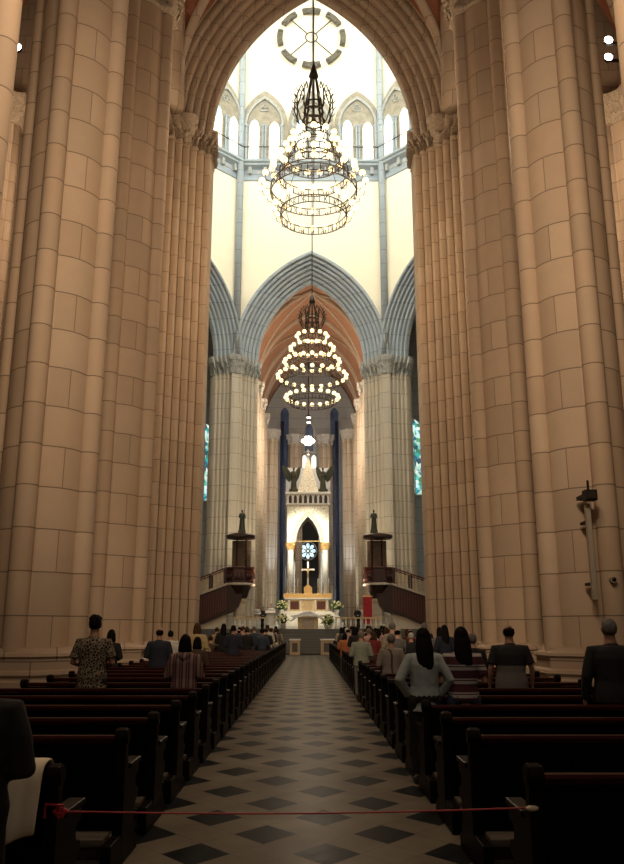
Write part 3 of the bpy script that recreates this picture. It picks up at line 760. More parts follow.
tag(c2o,'large tiered chandelier with glowing globes hanging before the orange choir vault','chandelier','great chandeliers')
for (xx,yy,z0,z1,l) in ((x,29.0,z+.55+7.3,33.3,'thin dark cable from which the nearer chandelier hangs'),(x2,49,z2+.2+7.7,TOPZ,'long thin dark cable from which the farther chandelier hangs')):
    o=MB().tube([(xx,yy,z0),(xx,yy,z1)],.035,6).build('chandelier_cable',M['iron']); tag(o,l,'cable')
# small cluster lamp over the canopy
x,y,z=at(308,441,80); r=empty('cluster_lamp',(x,80,z),0,'small white cluster lamp hanging above the spire of the canopy','lamp')
MB().lathe([(.1,-.1),(.5,0),(.1,.1)],16).build('frame',M['iron'],r)
for k in range(10):
    a=2*PI*k/10; MB().ball((.55*math.cos(a),.55*math.sin(a),0),.17,8,6).build('bulb',M['bulb_white'],r,smooth=True)
for k in range(5):
    a=2*PI*k/5; MB().ball((.25*math.cos(a),.25*math.sin(a),.33),.16,8,6).build('bulb',M['bulb_white'],r,smooth=True)
    MB().ball((.25*math.cos(a),.25*math.sin(a),-.30),.14,8,6).build('bulb',M['bulb_white'],r,smooth=True)
MB().tube([(0,0,.1),(0,0,32.3-z)],.03,6).build('rod',M['iron'],r)
for v,l in ((422,'lower'),(417,'upper')):
    x,y,z=at(308.5,v,86); r=empty('choir_spotlight',(x,86.2,z),0,'small round white ceiling light deep in the choir, %s of two'%l,'light','choir ceiling lights')
    MB().ball((0,0,0),(.25,.25,.1),10,6).build('lens',M['bulb_white'],r); MB().lathe([(.3,.02),(.3,.15),(.02,.3)],12).build('housing',M['iron'],r); MB().tube([(0,0,.2),(0,0,32.4-z)],.03,6).build('rod',M['iron'],r)

# ---------------------------------------------------------------- floodlights / speaker on pillars
def flood(u,v,Y,lab,tox):
    x,y,z=at(u,v,Y); r=empty('floodlight',(x,Y,z),0,lab,'floodlight','floodlights high in the aisles')
    d=-1 if x>0 else 1
    MB().lathe([(.06,-.12),(.16,-.05),(.19,.12)],12).xf(Matrix.Rotation(PI/2,4,'X')).build('housing',M['black'],r)
    MB().lathe([(.18,.12),(.15,.15),(.02,.16)],12).xf(Matrix.Rotation(PI/2,4,'X')).build('lens',M['flood'],r)
    MB().box(min(0,tox-x),max(0,tox-x),-.04+.1,.06+.1,-.05,.05).build('bracket',M['black'],r)
flood(18,50,29,'bright small floodlight glowing in the left aisle vault',-13.6)
flood(607.5,41,29,'upper of the two bright floodlights in the right aisle vault',13.6)
flood(607.5,58,29.6,'lower of the two bright floodlights in the right aisle vault',13.6)
# slim column loudspeaker on the right pillar
YP=17.0
x,_,z1=at(585,505,YP); x0,_,z0=at(592,600,YP)
r=empty('column_speaker',((x+x0)/2+.02,YP-.12,z0),0,'slim tall pale loudspeaker fixed to the right foreground pillar','loudspeaker')
MB().box(-.05,.05,-.06,.06,0,z1-z0).build('cabinet',M['grey_metal'],r,bevel=.01)
MB().box(-.035,.035,-.07,-.055,.08,(z1-z0)-.1).build('grille',plain('pale_mesh',(.33,.30,.25),.7,var=.2,scale=60),r)
MB().box(-.05,.05,.05,.4,.3,.36).build('wall_bracket',M['black'],r)
MB().box(-.05,.05,.05,.4,z1-z0-.4,z1-z0-.34).build('wall_bracket',M['black'],r)
x,_,z=at(585,497,YP); r=empty('spot_projector',(x,YP-.25,z),0,'black spotlight on a bracket above the slim loudspeaker','spotlight')
MB().box(-.13,.13,-.18,.05,-.13,.10).build('housing',M['black'],r,bevel=.02)
MB().box(-.02,.02,-.02,.02,.08,.32).build('yoke',M['black'],r); MB().box(-.1,.1,.05,.5,-.04,.04).build('bracket',M['black'],r)
MB().box(-.09,.09,-.20,-.18,-.09,.06).build('lens',M['iron'],r)
x,_,z=at(612,580,YP); r=empty('security_camera',(x,YP-.05,z),0,'tiny pale security camera on the right foreground pillar','camera')
MB().lathe([(.06,-.1),(.07,.1)],10).xf(Matrix.Rotation(PI/2,4,'X')).build('body',M['grey_metal'],r); MB().box(-.03,.03,.05,.4,-.02,.02).build('mount',M['grey_metal'],r)
MB().lathe([(.05,.1),(.02,.12)],10).xf(Matrix.Rotation(PI/2,4,'X')).build('lens',M['black'],r)

# ---------------------------------------------------------------- pulpits
def railing(m,p0,p1,h,n):
    pass
def pulpit(sx):
    side='left' if sx<0 else 'right'
    Y=59.5
    def X(u): return CAMX+(u-VPX)/824*Y*.985
    if sx<0: xs=(X(252),X(224),X(197))
    else: xs=(X(366),X(395),X(427))
    cx=(xs[0]+xs[1])/2; hw=abs(xs[1]-xs[0])/2
    r=empty('pulpit',(cx,Y,0),0,'carved dark wooden pulpit with roof and curving stair against the %s far pier'%side,'pulpit','carved pulpits')
    d=sx  # stair goes outwards
    zt,zb=6.0,4.75
    oct_=[(hw*1.0*math.cos(a)/math.cos(PI/8),hw*math.sin(a)/math.cos(PI/8)) for a in [PI/8+i*PI/4 for i in range(8)]]
    def octz(s,z): return [(x*s,y*s,z) for x,y in oct_]
    m=MB(); m.strip([octz(.98,zb),octz(.98,zt-.1),octz(.90,zt-.1),octz(.90,zb)],closed=True); m.build('parapet',M['maho_dark'],r)
    m=MB(); m.strip([octz(1.04,zt-.12),octz(1.06,zt-.05),octz(1.04,zt),octz(.88,zt),octz(.88,zt-.12),octz(1.04,zt-.12)],closed=True); m.build('hand_rail',M['maho'],r)
    m=MB(); m.strip([octz(.2,zb-.05),octz(1.08,zb-.05),octz(1.08,zb+.05),octz(1.0,zb+.12)],closed=True); m.build('floor_moulding',M['trim_stone'],r)
    # carved panels with relief figures on the faces
    for k in range(8):
        a=(k)*PI/4; 
        if abs(math.cos(a))>.9 and math.copysign(1,math.cos(a))==d: continue
        q=MB(); R_=hw*.985; ww=hw*.36
        q.box(-ww,ww,-.03,.02,zb+.2,zt-.22)
        pb=MB()
        for t in range(3):
            xx=-ww*.6+t*ww*.6; pb.ball((xx,-.05,zb+.8),(.05,.04,.06),8,6); pb.tube([(xx,-.04,zb+.3),(xx,-.05,zb+.55),(xx,-.04,zb+.74)],[.09,.07,.05],8)
        Mx=Matrix.Translation((R_*math.sin(a),-R_*math.cos(a),0))@Matrix.Rotation(a,4,'Z')
        q.xf(Mx).build('carved_panel',M['maho'],r); pb.xf(Mx).build('relief_figures',M['maho_dark'],r,smooth=True)
    # console and stem
    m=MB(); m.lathe([(.5,3.75),(.62,3.9),(hw*.75,4.35),(hw*.98,zb-.05)],8,a0=PI/8); m.build('console',M['maho_dark'],r)
    m=MB(); m.lathe([(.62,PZ),(.58,PZ+.25),(.46,PZ+.35),(.44,3.4),(.52,3.6),(.52,3.76)],8,a0=PI/8); m.build('stone_stem',M['pale_stone'],r)
    # sounding board
    m=MB(); zs=8.05
    m.strip([octz(.2,zs+.02),octz(.98,zs+.05),octz(1.04,zs+.12),octz(1.04,zs+.28),octz(.85,zs+.38),octz(.3,zs+.5),octz(.05,zs+.52)],closed=True); m.build('sounding_board',M['maho_dark'],r)
    for xx in (-.35,.35): MB().lathe([(.07,zb),(.07,zs+.1)],8,(xx*hw,hw*.75,0)).build('roof_post',M['maho'],r)
    MB().box(-hw*.7,hw*.7,hw*.75,hw*.95,zb,zs).build('back_board',wood('pulpit_back',(.16,.11,.07),.5),r)
    # stair: sloping parapet plus curved wooden underside
    L=abs(xs[2]-xs[1])+.4; x0=d*hw*.9; x1=d*(hw+L)
    ztop0,ztop1=zt,zt-.95; zb0,zb1=zb-.05,zb-.95
    for yy,nm2 in ((-hw*.75,'front'),(hw*.6,'rear')):
        m=MB(); m.prism([(x0,ztop0-.1),(x1,ztop1-.1),(x1,ztop1),(x0,ztop0)],lambda a,b:(a,yy-.06,b),lambda a,b:(a,yy+.06,b)); m.build('stair_rail',M['maho'],r)
        m=MB(); m.prism([(x0,zb0),(x1,zb1),(x1,zb1+.16),(x0,zb0+.16)],lambda a,b:(a,yy-.06,b),lambda a,b:(a,yy+.06,b)); m.build('stair_string',M['trim_stone'],r)
        for t in range(9):
            f=(t+.5)/9; xx=x0+(x1-x0)*f; za=zb0+(zb1-zb0)*f+.15; zc=ztop0+(ztop1-ztop0)*f-.1
            big=t in (0,4,8); q=.07 if big else .03
            MB().box(xx-q,xx+q,yy-q*.6,yy+q*.6,za,zc).build('baluster',M['maho_dark'] if big else M['tile'],r)
    m=MB(); m.prism([(x0,zb0),(x1,zb1),(x1,1.75),(x1-d*.9,2.0),(x1-d*1.9,2.45),(x0-d*.5,2.85),(x0-d*.9,3.2),(x0-d*1.1,3.75),(x0-d*1.1,zb0)],lambda a,b:(a,-hw*.62,b),lambda a,b:(a,hw*.5,b)); m.build('stair_soffit',M['maho_dark'],r)
    for t in range(14):
        f=(t+.5)/14; xx=x0+(x1-x0)*f
        MB().box(xx-.05,xx+.05,-hw*.66,-hw*.60,3.0-1.1*f,zb0-.12-.9*f).build('soffit_slat',M['maho'],r)
    m=MB(); m.box(min(x0,x1-d*.4),max(x0,x1-d*.4),-hw*.45,hw*.5,PZ,3.0); m.build('stone_plinth',M['pale_stone'],r)
    return r,cx,Y,zs+.52
PL=pulpit(-1); PR=pulpit(1)

# ================================================================ people
def remeshed(name,mb,mat,vox,sm=3):
    o=mb.build(name,mat,None,True)
    r=o.modifiers.new('r','REMESH'); r.mode='VOXEL'; r.voxel_size=vox; r.use_smooth_shade=True
    s=o.modifiers.new('s','SMOOTH'); s.iterations=sm; s.factor=.5
    dg=bpy.context.evaluated_depsgraph_get(); dg.update()
    me=bpy.data.meshes.new_from_object(o.evaluated_get(dg)); me.name=name
    old=o.data; bpy.data.objects.remove(o); bpy.data.meshes.remove(old)
    if not me.materials: me.materials.append(mat)
    me.polygons.foreach_set('use_smooth',[True]*len(me.polygons))
    return me
def joints(pose,w=1.0,arms='front'):
    J={}
    dz=-.40 if pose=='sit' else 0
    J['dz']=dz; J['w']=w
    sh=.175*w
    for s in (-1,1):
        S0=Vector((s*sh,0,1.40+dz))
        if pose=='sit': E=Vector((s*(sh+.06),.07,1.13+dz)); W=Vector((s*.09,.29,1.03+dz))
        elif arms=='hang': E=Vector((s*(sh+.075),-.02,1.12)); W=Vector((s*(sh+.085),.05,.88))
        elif arms=='hips': E=Vector((s*(sh+.13),-.06,1.16)); W=Vector((s*(sh+.02),.05,.98))
        else: E=Vector((s*(sh+.075),-.01,1.13)); W=Vector((s*.07,.24,1.08))
        J['S%d'%s],J['E%d'%s],J['W%d'%s]=S0,E,W
        if pose=='sit': J['H%d'%s]=(Vector((s*.09,.0,.53)),Vector((s*.12,.43,.51)),Vector((s*.12,.42,.09)))
        else: J['H%d'%s]=(Vector((s*.095,0,.92)),Vector((s*.105,.02,.49)),Vector((s*.11,-.01,.09)))
    return J
def torso_pts(J,inf=0):
    dz,w=J['dz'],J['w']
    T=[(.86,.165,.12),(.95,.172,.128),(1.08,.15,.115),(1.22,.16,.118),(1.33,.172,.12),(1.41,.155,.10),(1.455,.10,.078)]
    return [(0,0,z+dz) for z,_,_ in T],[((a*w+inf),(b*(.5+.5*w)+inf)) for _,a,b in T]
def hand(m,W,E,s,inward):
    d=(W-E).normalized(); side=Vector(inward)-d*Vector(inward).dot(d); side.normalize(); nrm=d.cross(side)
    m.tube([W,W+d*.045,W+d*.09],[(.024,.020),(.040,.016),(.038,.014)],10,up=tuple(side))
    for k,(o,l) in enumerate(((-.030,.060),(-.010,.072),(.011,.068),(.031,.052))):
        b=W+d*.085+side*o; q=b+d*l*.5-nrm*.008*s; e=b+d*l*.85-nrm*.03*s
        m.tube([W+d*.05+side*o*.8,b,q,e],[.010,.0105,.0095,.0085],8)
    b=W+d*.025+side*.030; m.tube([W+d*.015,b,b+d*.03+side*.022,b+d*.055+side*.024],[.014,.013,.011,.009],8)
def body_mb(J):
    m=MB(); dz=J['dz']
    p,r=torso_pts(J,-.012); m.tube(p,r,16,up=(1,0,0))
    m.tube([(0,0,1.40+dz),(0,.0,1.47+dz),(0,.012,1.53+dz),(0,.018,1.59+dz)],[(.12,.09),(.078,.068),(.062,.062),(.060,.062)],14,up=(1,0,0))
    for s in (-1,1):
        S0,E,W=J['S%d'%s],J['E%d'%s],J['W%d'%s]
        m.tube([Vector((s*.08,0,1.40+dz)),S0,S0.lerp(E,.4),E,E.lerp(W,.3),W],[.06,.054,.047,.037,.038,.024],12)
        hand(m,W,E,s,(0,1,0) if abs(W.x)>.15 else (-s*.3,.2,1))
        H,K,A=J['H%d'%s]
        m.tube([H+Vector((-s*.01,0,.03)),H,H.lerp(K,.4),K,K.lerp(A,.35),A],[.09,.092,.078,.056,.055,.037],12)
        m.tube([A+Vector((0,-.05,-.055)),A+Vector((0,0,-.05)),A+Vector((s*.01,.09,-.06)),A+Vector((s*.015,.17,-.07))],[(.03,.025),(.036,.036),(.042,.026),(.03,.016)],10,up=(1,0,0))
    # head with face
    c=Vector((0,.025,1.645+dz))
    m.ball(c,(.076,.092,.102),20,14); m.ball(c+Vector((0,.03,-.055)),(.052,.055,.055),14,10)
    m.tube([c+Vector((0,.085,.015)),c+Vector((0,.108,-.022)),c+Vector((0,.088,-.032))],[.010,.017,.012],8)
    m.tube([c+Vector((-.04,.074,.022)),c+Vector((0,.086,.024)),c+Vector((.04,.074,.022))],.012,8)
    m.tube([c+Vector((-.018,.082,-.058)),c+Vector((0,.088,-.058)),c+Vector((.018,.082,-.058))],.009,8)
    for s in (-1,1): m.ball(c+Vector((s*.080,-.002,-.005)),(.012,.020,.032),8,8)
    return m
def top_mb(J,inf=.018,sleeve='long',hem=.84,hood=False,skirt=False):
    m=MB(); dz=J['dz']; p,r=torso_pts(J,inf)
    p=[(0,0,hem+dz)]+[q for q in p if q[2]>hem+dz+.02]; r=[(r[0][0]+.012,r[0][1]+.012)]+r[-(len(p)-1):]
    m.tube(p,r,20,up=(1,0,0))
    for s in (-1,1):
        S0,E,W=J['S%d'%s],J['E%d'%s],J['W%d'%s]
        pts=[Vector((s*.07,0,1.405+dz)),S0,S0.lerp(E,.45)]; rr=[.062+inf*.4,.062+inf*.5,.056+inf*.6]
        if sleeve=='long': pts+=[E,E.lerp(W,.5),W+(E-W).normalized()*.0]; rr+=[.046+inf,.040+inf,.032+inf]
        else: pts+=[S0.lerp(E,.75)]; rr+=[.056+inf]
        m.tube(pts,rr,14)
    m.tube([(0,-.005,1.43+dz),(0,.0,1.49+dz)],[(.085+inf,.075+inf),(.058+inf*.6,.058+inf*.6)],14,up=(1,0,0))
    if hood: m.tube([(-.10,.0,1.46+dz),(-.075,-.08,1.44+dz),(0,-.12,1.40+dz),(.075,-.08,1.44+dz),(.10,.0,1.46+dz)],[.035,.05,.058,.05,.035],10)
    return m
def trouser_mb(J,inf=.02):
    m=MB(); dz=J['dz']; w=J['w']
    m.tube([(0,0,.90+dz),(0,0,.96+dz),(0,0,1.02+dz)],[(.17*w+inf,.125+inf),(.17*w+inf,.128+inf),(.155*w+inf,.115+inf)],18,up=(1,0,0))
    if dz: m.tube([(0,0,.50),(0,0,.60)],[(.17*w+inf,.13),(.165*w+inf,.13)],18,up=(1,0,0))
    for s in (-1,1):
        H,K,A=J['H%d'%s]; m.tube([H+Vector((0,0,.05)),H,H.lerp(K,.45),K,K.lerp(A,.5),A+Vector((0,0,.02))],[.095+inf*.5,.095+inf,.082+inf,.062+inf,.056+inf,.05+inf],14)
    return m
def skirt_mb(J):
    dz=J['dz']; w=J['w']
    return MB().tube([(0,.0,.25),(0,0,.6),(0,0,.85),(0,0,1.0)],[(.25,.21),(.22,.18),(.20*w,.155),(.165*w,.13)],24,up=(1,0,0))
def shoes_mb(J):
    m=MB()
    for s in (-1,1):
        A=J['H%d'%s][2]; b=Vector((A.x,A.y,0))
        m.tube([b+Vector((0,-.075,.035)),b+Vector((0,-.03,.05)),b+Vector((s*.005,.06,.045)),b+Vector((s*.012,.15,.03)),b+Vector((s*.015,.195,.025))],[(.030,.030),(.042,.046),(.048,.042),(.044,.027),(.022,.018)],12,up=(1,0,0))
    return m
def hair_mb(J,style):
    m=MB(); dz=J['dz']; c=Vector((0,.02,1.655+dz))
    if style=='bald':  # short fringe round the back and the sides
        b=MB().ball((0,0,0),(.084,.100,.105),24,18); vs=[]
        for (x,y,z) in b.v:
            k=1.0
            if z>.045 or y>.02: k=.80
            if z<-.07: k=.82
            vs.append((x*k+c.x,y*k+c.y-.006,z*k+c.z))
        m.add(vs,b.f); return m
    # cap: sphere whose front lower part is pushed inside the head
    nu,nv=24,16; rx,ry,rz=.088,.104,.112
    b=MB().ball((0,0,0),(rx,ry,rz),nu,nv); vs=[]
    for (x,y,z) in b.v:
        if y>.025 and z<.05: k=.80; x,y,z=x*k,y*k,z*k
        if z<-.075: x*=.8; y=y*.8 if y>0 else y*.9; z=z*.95
        vs.append((x+c.x,y+c.y-.008,z+c.z+.004))
    m.add(vs,b.f)
    if style=='messy':
        for i in range(26):
            a=random.uniform(0,2*PI); q=random.uniform(.02,.08); m.ball(c+Vector((q*math.cos(a),q*math.sin(a)-.01,.07+.05*(1-q/.08))),random.uniform(.018,.03),8,6)
    if style=='long':
        m.tube([c+Vector((0,-.03,.03)),c+Vector((0,-.075,-.06)),c+Vector((0,-.105,-.17)),c+Vector((.01,-.125,-.32)),c+Vector((.005,-.12,-.46)),c+Vector((0,-.11,-.53))],[(.085,.06),(.100,.05),(.108,.04),(.098,.035),(.075,.028),(.035,.015)],16,up=(1,0,0))
    if style=='bob':
        m.tube([c+Vector((0,-.015,.03)),c+Vector((0,-.03,-.06)),c+Vector((0,-.035,-.15)),c+Vector((0,-.035,-.19))],[(.09,.09),(.105,.085),(.115,.075),(.09,.05)],18,up=(1,0,0))
    if style=='bun': m.ball(c+Vector((0,-.11,.03)),.045)
    return m
SK={}
def skin(i):
    if i not in SK: SK[i]=plain('skin_tone_%s'%'abcd'[i],[(.50,.30,.20),(.34,.18,.11),(.20,.10,.06),(.56,.36,.26)][i],.55,var=.06)
    return SK[i]
HM={k:plain('hair_'+k,c,.7,var=.35,scale=40,bump=.3,spec=.12) for k,c in {'black':(.005,.004,.004),'brown':(.05,.025,.014),'grey':(.15,.14,.13),'white':(.42,.40,.37),'fair':(.22,.14,.07)}.items()}
SHOE=plain('black_leather',(.012,.011,.010),.4)
eye_m=plain('eye_white',(.6,.6,.58),.3)
CACHE={}
def cached(key,fn):
    if key not in CACHE: CACHE[key]=fn()
    return CACHE[key]
def kid(root,name,me,mat):
    o=bpy.data.objects.new(name,me); COL.objects.link(o); o.parent=root
    o.material_slots[0].link='OBJECT'; o.material_slots[0].material=mat
    return o
def person(loc,h,pose='stand',w=1.0,arms='front',hair='short',hcol='black',sk=0,top=None,bottom=None,sleeve='long',hem=.84,hood=False,skirt=False,rz=0,label='',group=None,cat='person',topname='shirt',big=False):
    J=joints(pose,w,arms); vx=.0075 if big else .011
    r=empty('person',loc,rz,label,cat,group); s=h/1.75; r.scale=(s,s,s)
    key=(pose,round(w,2),arms,big)
    kid(r,'body',cached(('b',)+key,lambda:remeshed('body',body_mb(J),skin(0),vx,2)),skin(sk))
    kid(r,topname,cached(('t',sleeve,hem,hood)+key,lambda:remeshed('top',top_mb(J,.018 if not hood else .03,sleeve,hem,hood),skin(0),.012 if big else .016,4)),top)
    if skirt: kid(r,'skirt',cached(('k',)+key,lambda:remeshed('skirt',skirt_mb(J),skin(0),.018,3)),bottom)
    else: kid(r,'trousers',cached(('p',)+key,lambda:remeshed('trousers',trouser_mb(J),skin(0),.014,3)),bottom)
    kid(r,'shoes',cached(('s',pose),lambda:remeshed('shoes',shoes_mb(J),skin(0),.012,2)),SHOE)
    kid(r,'hair',cached(('h',pose,hair),lambda:remeshed('hair',hair_mb(J,hair),skin(0),.008,2)),HM[hcol])
    def eyes():
        m=MB()
        for q in (-1,1): m.ball((q*.03,.112,1.647+J['dz']),.011,8,6)
        return m.mesh('eyes',eye_m,True)
    kid(r,'eyes',cached(('e',pose),eyes),eye_m)
    return r
def fabric(name,c,var=.12,rough=.85): return plain(name,c,rough,var=var,scale=14,bump=.25)
FB={k:fabric('fabric_'+k,c) for k,c in dict(black=(.010,.010,.011),navy=(.015,.018,.035),grey=(.12,.12,.12),white=(.50,.49,.45),blue=(.34,.38,.37),red=(.16,.02,.02),orange=(.38,.13,.05),beige=(.30,.25,.19),olive=(.10,.12,.09),pink=(.40,.24,.22),brown=(.06,.035,.022),jeans=(.03,.045,.075),yellow=(.38,.30,.15),greygreen=(.20,.22,.18)).items()}
def pattern_shirt():
    n=N('tapestry_print'); co=n.coord(); v=n.n.new('ShaderNodeTexVoronoi'); v.inputs['Scale'].default_value=26; v.feature='DISTANCE_TO_EDGE'; n.l.new(co,v.inputs['Vector'])
    nz=n.noise(18,co,4); f=n.math('LESS_THAN',v.outputs['Distance'],n.math('MULTIPLY',nz,.20))
    return n.out(n.mix(f,(.014,.011,.010),(.27,.215,.14)),.8)
def stripes(name,axis,per,cols,slope=0,off=0):
    n=N(name); x,y,z=n.xyz(n.coord()); a={'x':x,'z':z}[axis]
    b=n.math('ADD',a,n.math('MULTIPLY',y,slope)); f=n.math('FRACT',n.math('ADD',n.math('DIVIDE',b,per),10+off))
    r_=n.n.new('ShaderNodeValToRGB'); r_.color_ramp.interpolation='CONSTANT'; n.l.new(f,r_.inputs[0]); e=r_.color_ramp.elements
    while len(e)<len(cols): e.new(.5)
    for i,(p,c) in enumerate(cols): e[i].position=p; e[i].color=(*c,1)
    return n.out(n.mix(n.math('MULTIPLY',n.noise(20,n.coord()),.3),r_.outputs[0],(.05,.04,.04)),.85)
PRINT=pattern_shirt()
VST=stripes('red_grey_vertical_stripes','x',.105,[(0,(.24,.19,.17)),(.38,(.13,.03,.035)),(.62,(.20,.13,.12)),(.75,(.10,.025,.03))])
HST=stripes('maroon_white_bands','z',.155,[(0,(.07,.012,.02)),(.50,(.45,.42,.40)),(.72,(.07,.012,.02)),(.80,(.45,.42,.40)),(.90,(.07,.012,.02))],off=.35)
TWO=stripes('black_over_grey','z',4,[(0,(.16,.15,.135)),(1.16/4,(.01,.01,.011))])
ROWS=[4.42]+[5.97+1.16*i for i in range(35)]
def px(u,Y): return CAMX+(u-VPX)/824*Y
def ph(v,Y): return CAMH+(630-v)/824*Y
def hero(u,v,row,**k):
    Y=ROWS[row]+.66; person((px(u,Y),Y,0),ph(v,Y),big=True,**k)
hero(95,617,5,w=1.12,hair='messy',hcol='black',sk=1,top=PRINT,bottom=FB['black'],sleeve='short',hem=.80,label='man with tousled black hair in a patterned shirt, standing in the left pews')
hero(112,630,10,w=.95,hair='bob',hcol='black',sk=1,top=FB['black'],bottom=FB['black'],label='person in black partly behind the man in the patterned shirt')
hero(160,628,10,w=1.2,hair='bald',hcol='black',sk=1,top=FB['navy'],bottom=FB['black'],label='bald man in a dark jacket standing near the left crossing pier',topname='jacket')
hero(171,631,14,w=1.05,hair='short',hcol='black',sk=1,top=FB['white'],bottom=FB['grey'],label='person in a white shirt just beyond the bald man in the dark jacket')
hero(186,635,5,w=1.06,hair='bob',hcol='black',sk=1,top=VST,bottom=FB['black'],hood=True,hem=.78,label='person in a hooded red and grey striped coat in the left pews',topname='coat')
hero(198,637,9,w=.98,hair='bob',hcol='black',sk=1,top=FB['brown'],bottom=FB['black'],label='dark haired person in brown just beyond the striped coat')
hero(391,634,8,w=1.14,hair='short',hcol='grey',sk=1,top=stripes('beige_with_strap','x',.5,[(0,(.27,.23,.19)),(.60,(.06,.05,.04)),(.68,(.27,.23,.19))],slope=1.2),bottom=FB['grey'],label='grey haired person in a beige shirt with a shoulder strap, right pews by the aisle')
hero(423,629,3,w=1.0,hair='long',hcol='black',sk=0,arms='hips',top=FB['blue'],bottom=FB['black'],hem=.80,label='woman with long black hair in a light blue shirt, hands on hips')
hero(461,628,3,w=1.04,hair='long',hcol='black',sk=0,top=HST,bottom=FB['jeans'],hem=.92,sleeve='short',label='woman in a maroon and white striped top with dark hair down her back')
hero(472,634,7,w=1.0,hair='short',hcol='grey',sk=3,top=FB['black'],bottom=FB['black'],label='grey haired person partly hidden beyond the striped top')
hero(509,625,5,w=1.30,hair='bald',hcol='black',sk=1,arms='hang',top=TWO,bottom=FB['black'],sleeve='short',label='bald man in a black and grey shirt in the right pews')
hero(610,620,3,w=1.34,hair='short',hcol='grey',sk=1,arms='hang',top=FB['black'],bottom=FB['black'],label='grey haired man in a black jacket at the right photo edge',topname='jacket')
hero(361,631,12,w=1.15,hair='short',hcol='grey',sk=1,top=FB['greygreen'],bottom=FB['grey'],label='person in a pale grey-green jacket beside the aisle, right pews',topname='jacket')
hero(345,633,20,w=1.1,hair='bob',hcol='black',sk=0,top=FB['orange'],bottom=FB['grey'],label='person in an orange top beside the aisle, right pews')
hero(411,633,13,w=1.05,hair='short',hcol='white',sk=0,top=FB['black'],bottom=FB['black'],label='white haired person beyond the woman with long hair')
hero(374,632,17,w=1.0,hair='bob',hcol='brown',sk=0,top=FB['red'],bottom=FB['grey'],label='brown haired person in dark red between the grey-green jacket and the beige shirt')
# near person at left edge with a red scarf
Yn=3.72; person((-1.67,Yn,0),1.50,w=1.5,arms='front',hair='short',hcol='black',sk=1,top=FB['black'],bottom=FB['black'],big=True,label='person in a black coat cut off by the left photo edge, right beside the camera',topname='coat',hem=.55)
# crowd farther down, both banks
tops=['black','black','navy','brown','grey','black','navy','grey','white','red','beige','olive','pink','brown','jeans','yellow','black','navy','brown']
hairs=[('short','black'),('bob','black'),('short','grey'),('long','black'),('short','brown'),('bald','black'),('bun','brown'),('short','white'),('bob','brown')]
rnd=random.Random(11)
LX0,LX1,RX0,RX1=-4.15,-1.45,1.02,3.68
ordn=lambda n:{1:'first',2:'second',3:'third'}.get(n,'%dth'%n)
seatw=['against the aisle','second from aisle','third from aisle','fourth from aisle']
LASTROW=len(ROWS)-1
crowd_used=set()
for side in (-1,1):
    for ri in range(13,len(ROWS)-1):
        Y=ROWS[ri]
        fill=.36 if ri<20 else (.6 if ri<26 else .78)
        for st in range(4):
            if rnd.random()>fill: continue
            x=(LX1-.38-st*.62) if side<0 else (RX0+.38+st*.62)
            u=VPX+(x-CAMX)/Y*824
            if any(abs(u-q)<9 and abs(ri-rr)<=1 for q,rr in ((171,14),(361,12),(345,20),(411,13),(374,17))): continue
            hs,hc=rnd.choice(hairs); tc=rnd.choice(tops); pose='sit' if rnd.random()<.42 else 'stand'
            hh=rnd.uniform(1.56,1.76); sk_=rnd.choice([0,0,1,1,2,3])
            w_=rnd.choice([1.0,1.12]); Yp=Y+(.26 if pose=='sit' else .66)
            lab='%s %s-haired person in %s, %s pews, %s row from altar, %s'%('seated' if pose=='sit' else 'standing',hc,tc if tc!='jeans' else 'denim','left' if side<0 else 'right',ordn(len(ROWS)-1-ri),seatw[st])
            person((x+rnd.uniform(-.05,.05),Yp,0),hh,pose=pose,w=w_,hair=hs,hcol=hc,sk=sk_,top=FB[tc],bottom=rnd.choice([FB['black'],FB['grey'],FB['jeans']]),label=lab,group='congregation in the pews')
# ---------------------------------------------------------------- pews
def make_pew():
    r=empty('church_pew'); L=1.345
    prof=[(-.05,0),(-.05,.10),(-.035,.16),(-.035,.74),(-.055,.78),(-.065,.825),(-.045,.87),(0,.885),(.04,.865),(.055,.82),(.045,.77),(.05,.70),(.07,.635),(.14,.615),(.38,.60),(.44,.585),(.46,.555),(.43,.525),(.37,.52),(.345,.49),(.36,.44),(.44,.425),(.46,.39),(.44,.35),(.38,.33),(.36,.25),(.375,.14),(.44,.11),(.50,.09),(.50,0)]
    for sg in (-1,1):
        x=sg*L
        MB().prism(prof,lambda a,b:(x-.035,a,b),lambda a,b:(x+.035,a,b)).build('bench_end',M['pew'],r,bevel=.008)
        MB().tube([(x-.045,-.005,.825),(x+.045,-.005,.825)],.05,12).build('scroll',M['pew'],r,auto=40)
        m=MB(); m.box(x-.05,x+.05,.10,.46,.60,.635); m.build('arm_rest',M['pew'],r,bevel=.01)
    m=MB(); m.prism([(-.04,.785),(-.045,.815),(-.03,.832),(.0,.836),(.03,.832),(.04,.81),(.04,.785)],lambda a,b:(-L+.03,a,b),lambda a,b:(L-.03,a,b)); m.build('top_rail',M['pew_red'],r)
    MB().box(-L+.03,L-.03,-.018,.018,.22,.78).build('back_panel',M['pew_panel'],r)
    MB().box(-L+.03,L-.03,.02,.46,.40,.44).build('seat',M['pew_red'],r,bevel=.01)
    MB().box(-L+.03,L-.03,.33,.36,.28,.40).build('seat_apron',M['pew'],r)
    # kneeler and foot shelf on the rear side
    MB().box(-L+.03,L-.03,-.30,-.10,.19,.235).build('kneeler',M['kneeler'],r,bevel=.01)
    for sg in (-1,1): MB().box(sg*L-.035,sg*L+.035,-.34,-.04,0,.20).build('kneeler_bracket',M['pew'],r,bevel=.01)
    MB().box(-L+.03,L-.03,-.10,-.06,.06,.14).build('foot_rail',M['kneeler'],r)
    MB().box(-L+.03,L-.03,.10,.30,.04,.08).build('foot_shelf',M['kneeler'],r)
    return r
pw=make_pew(); first=True
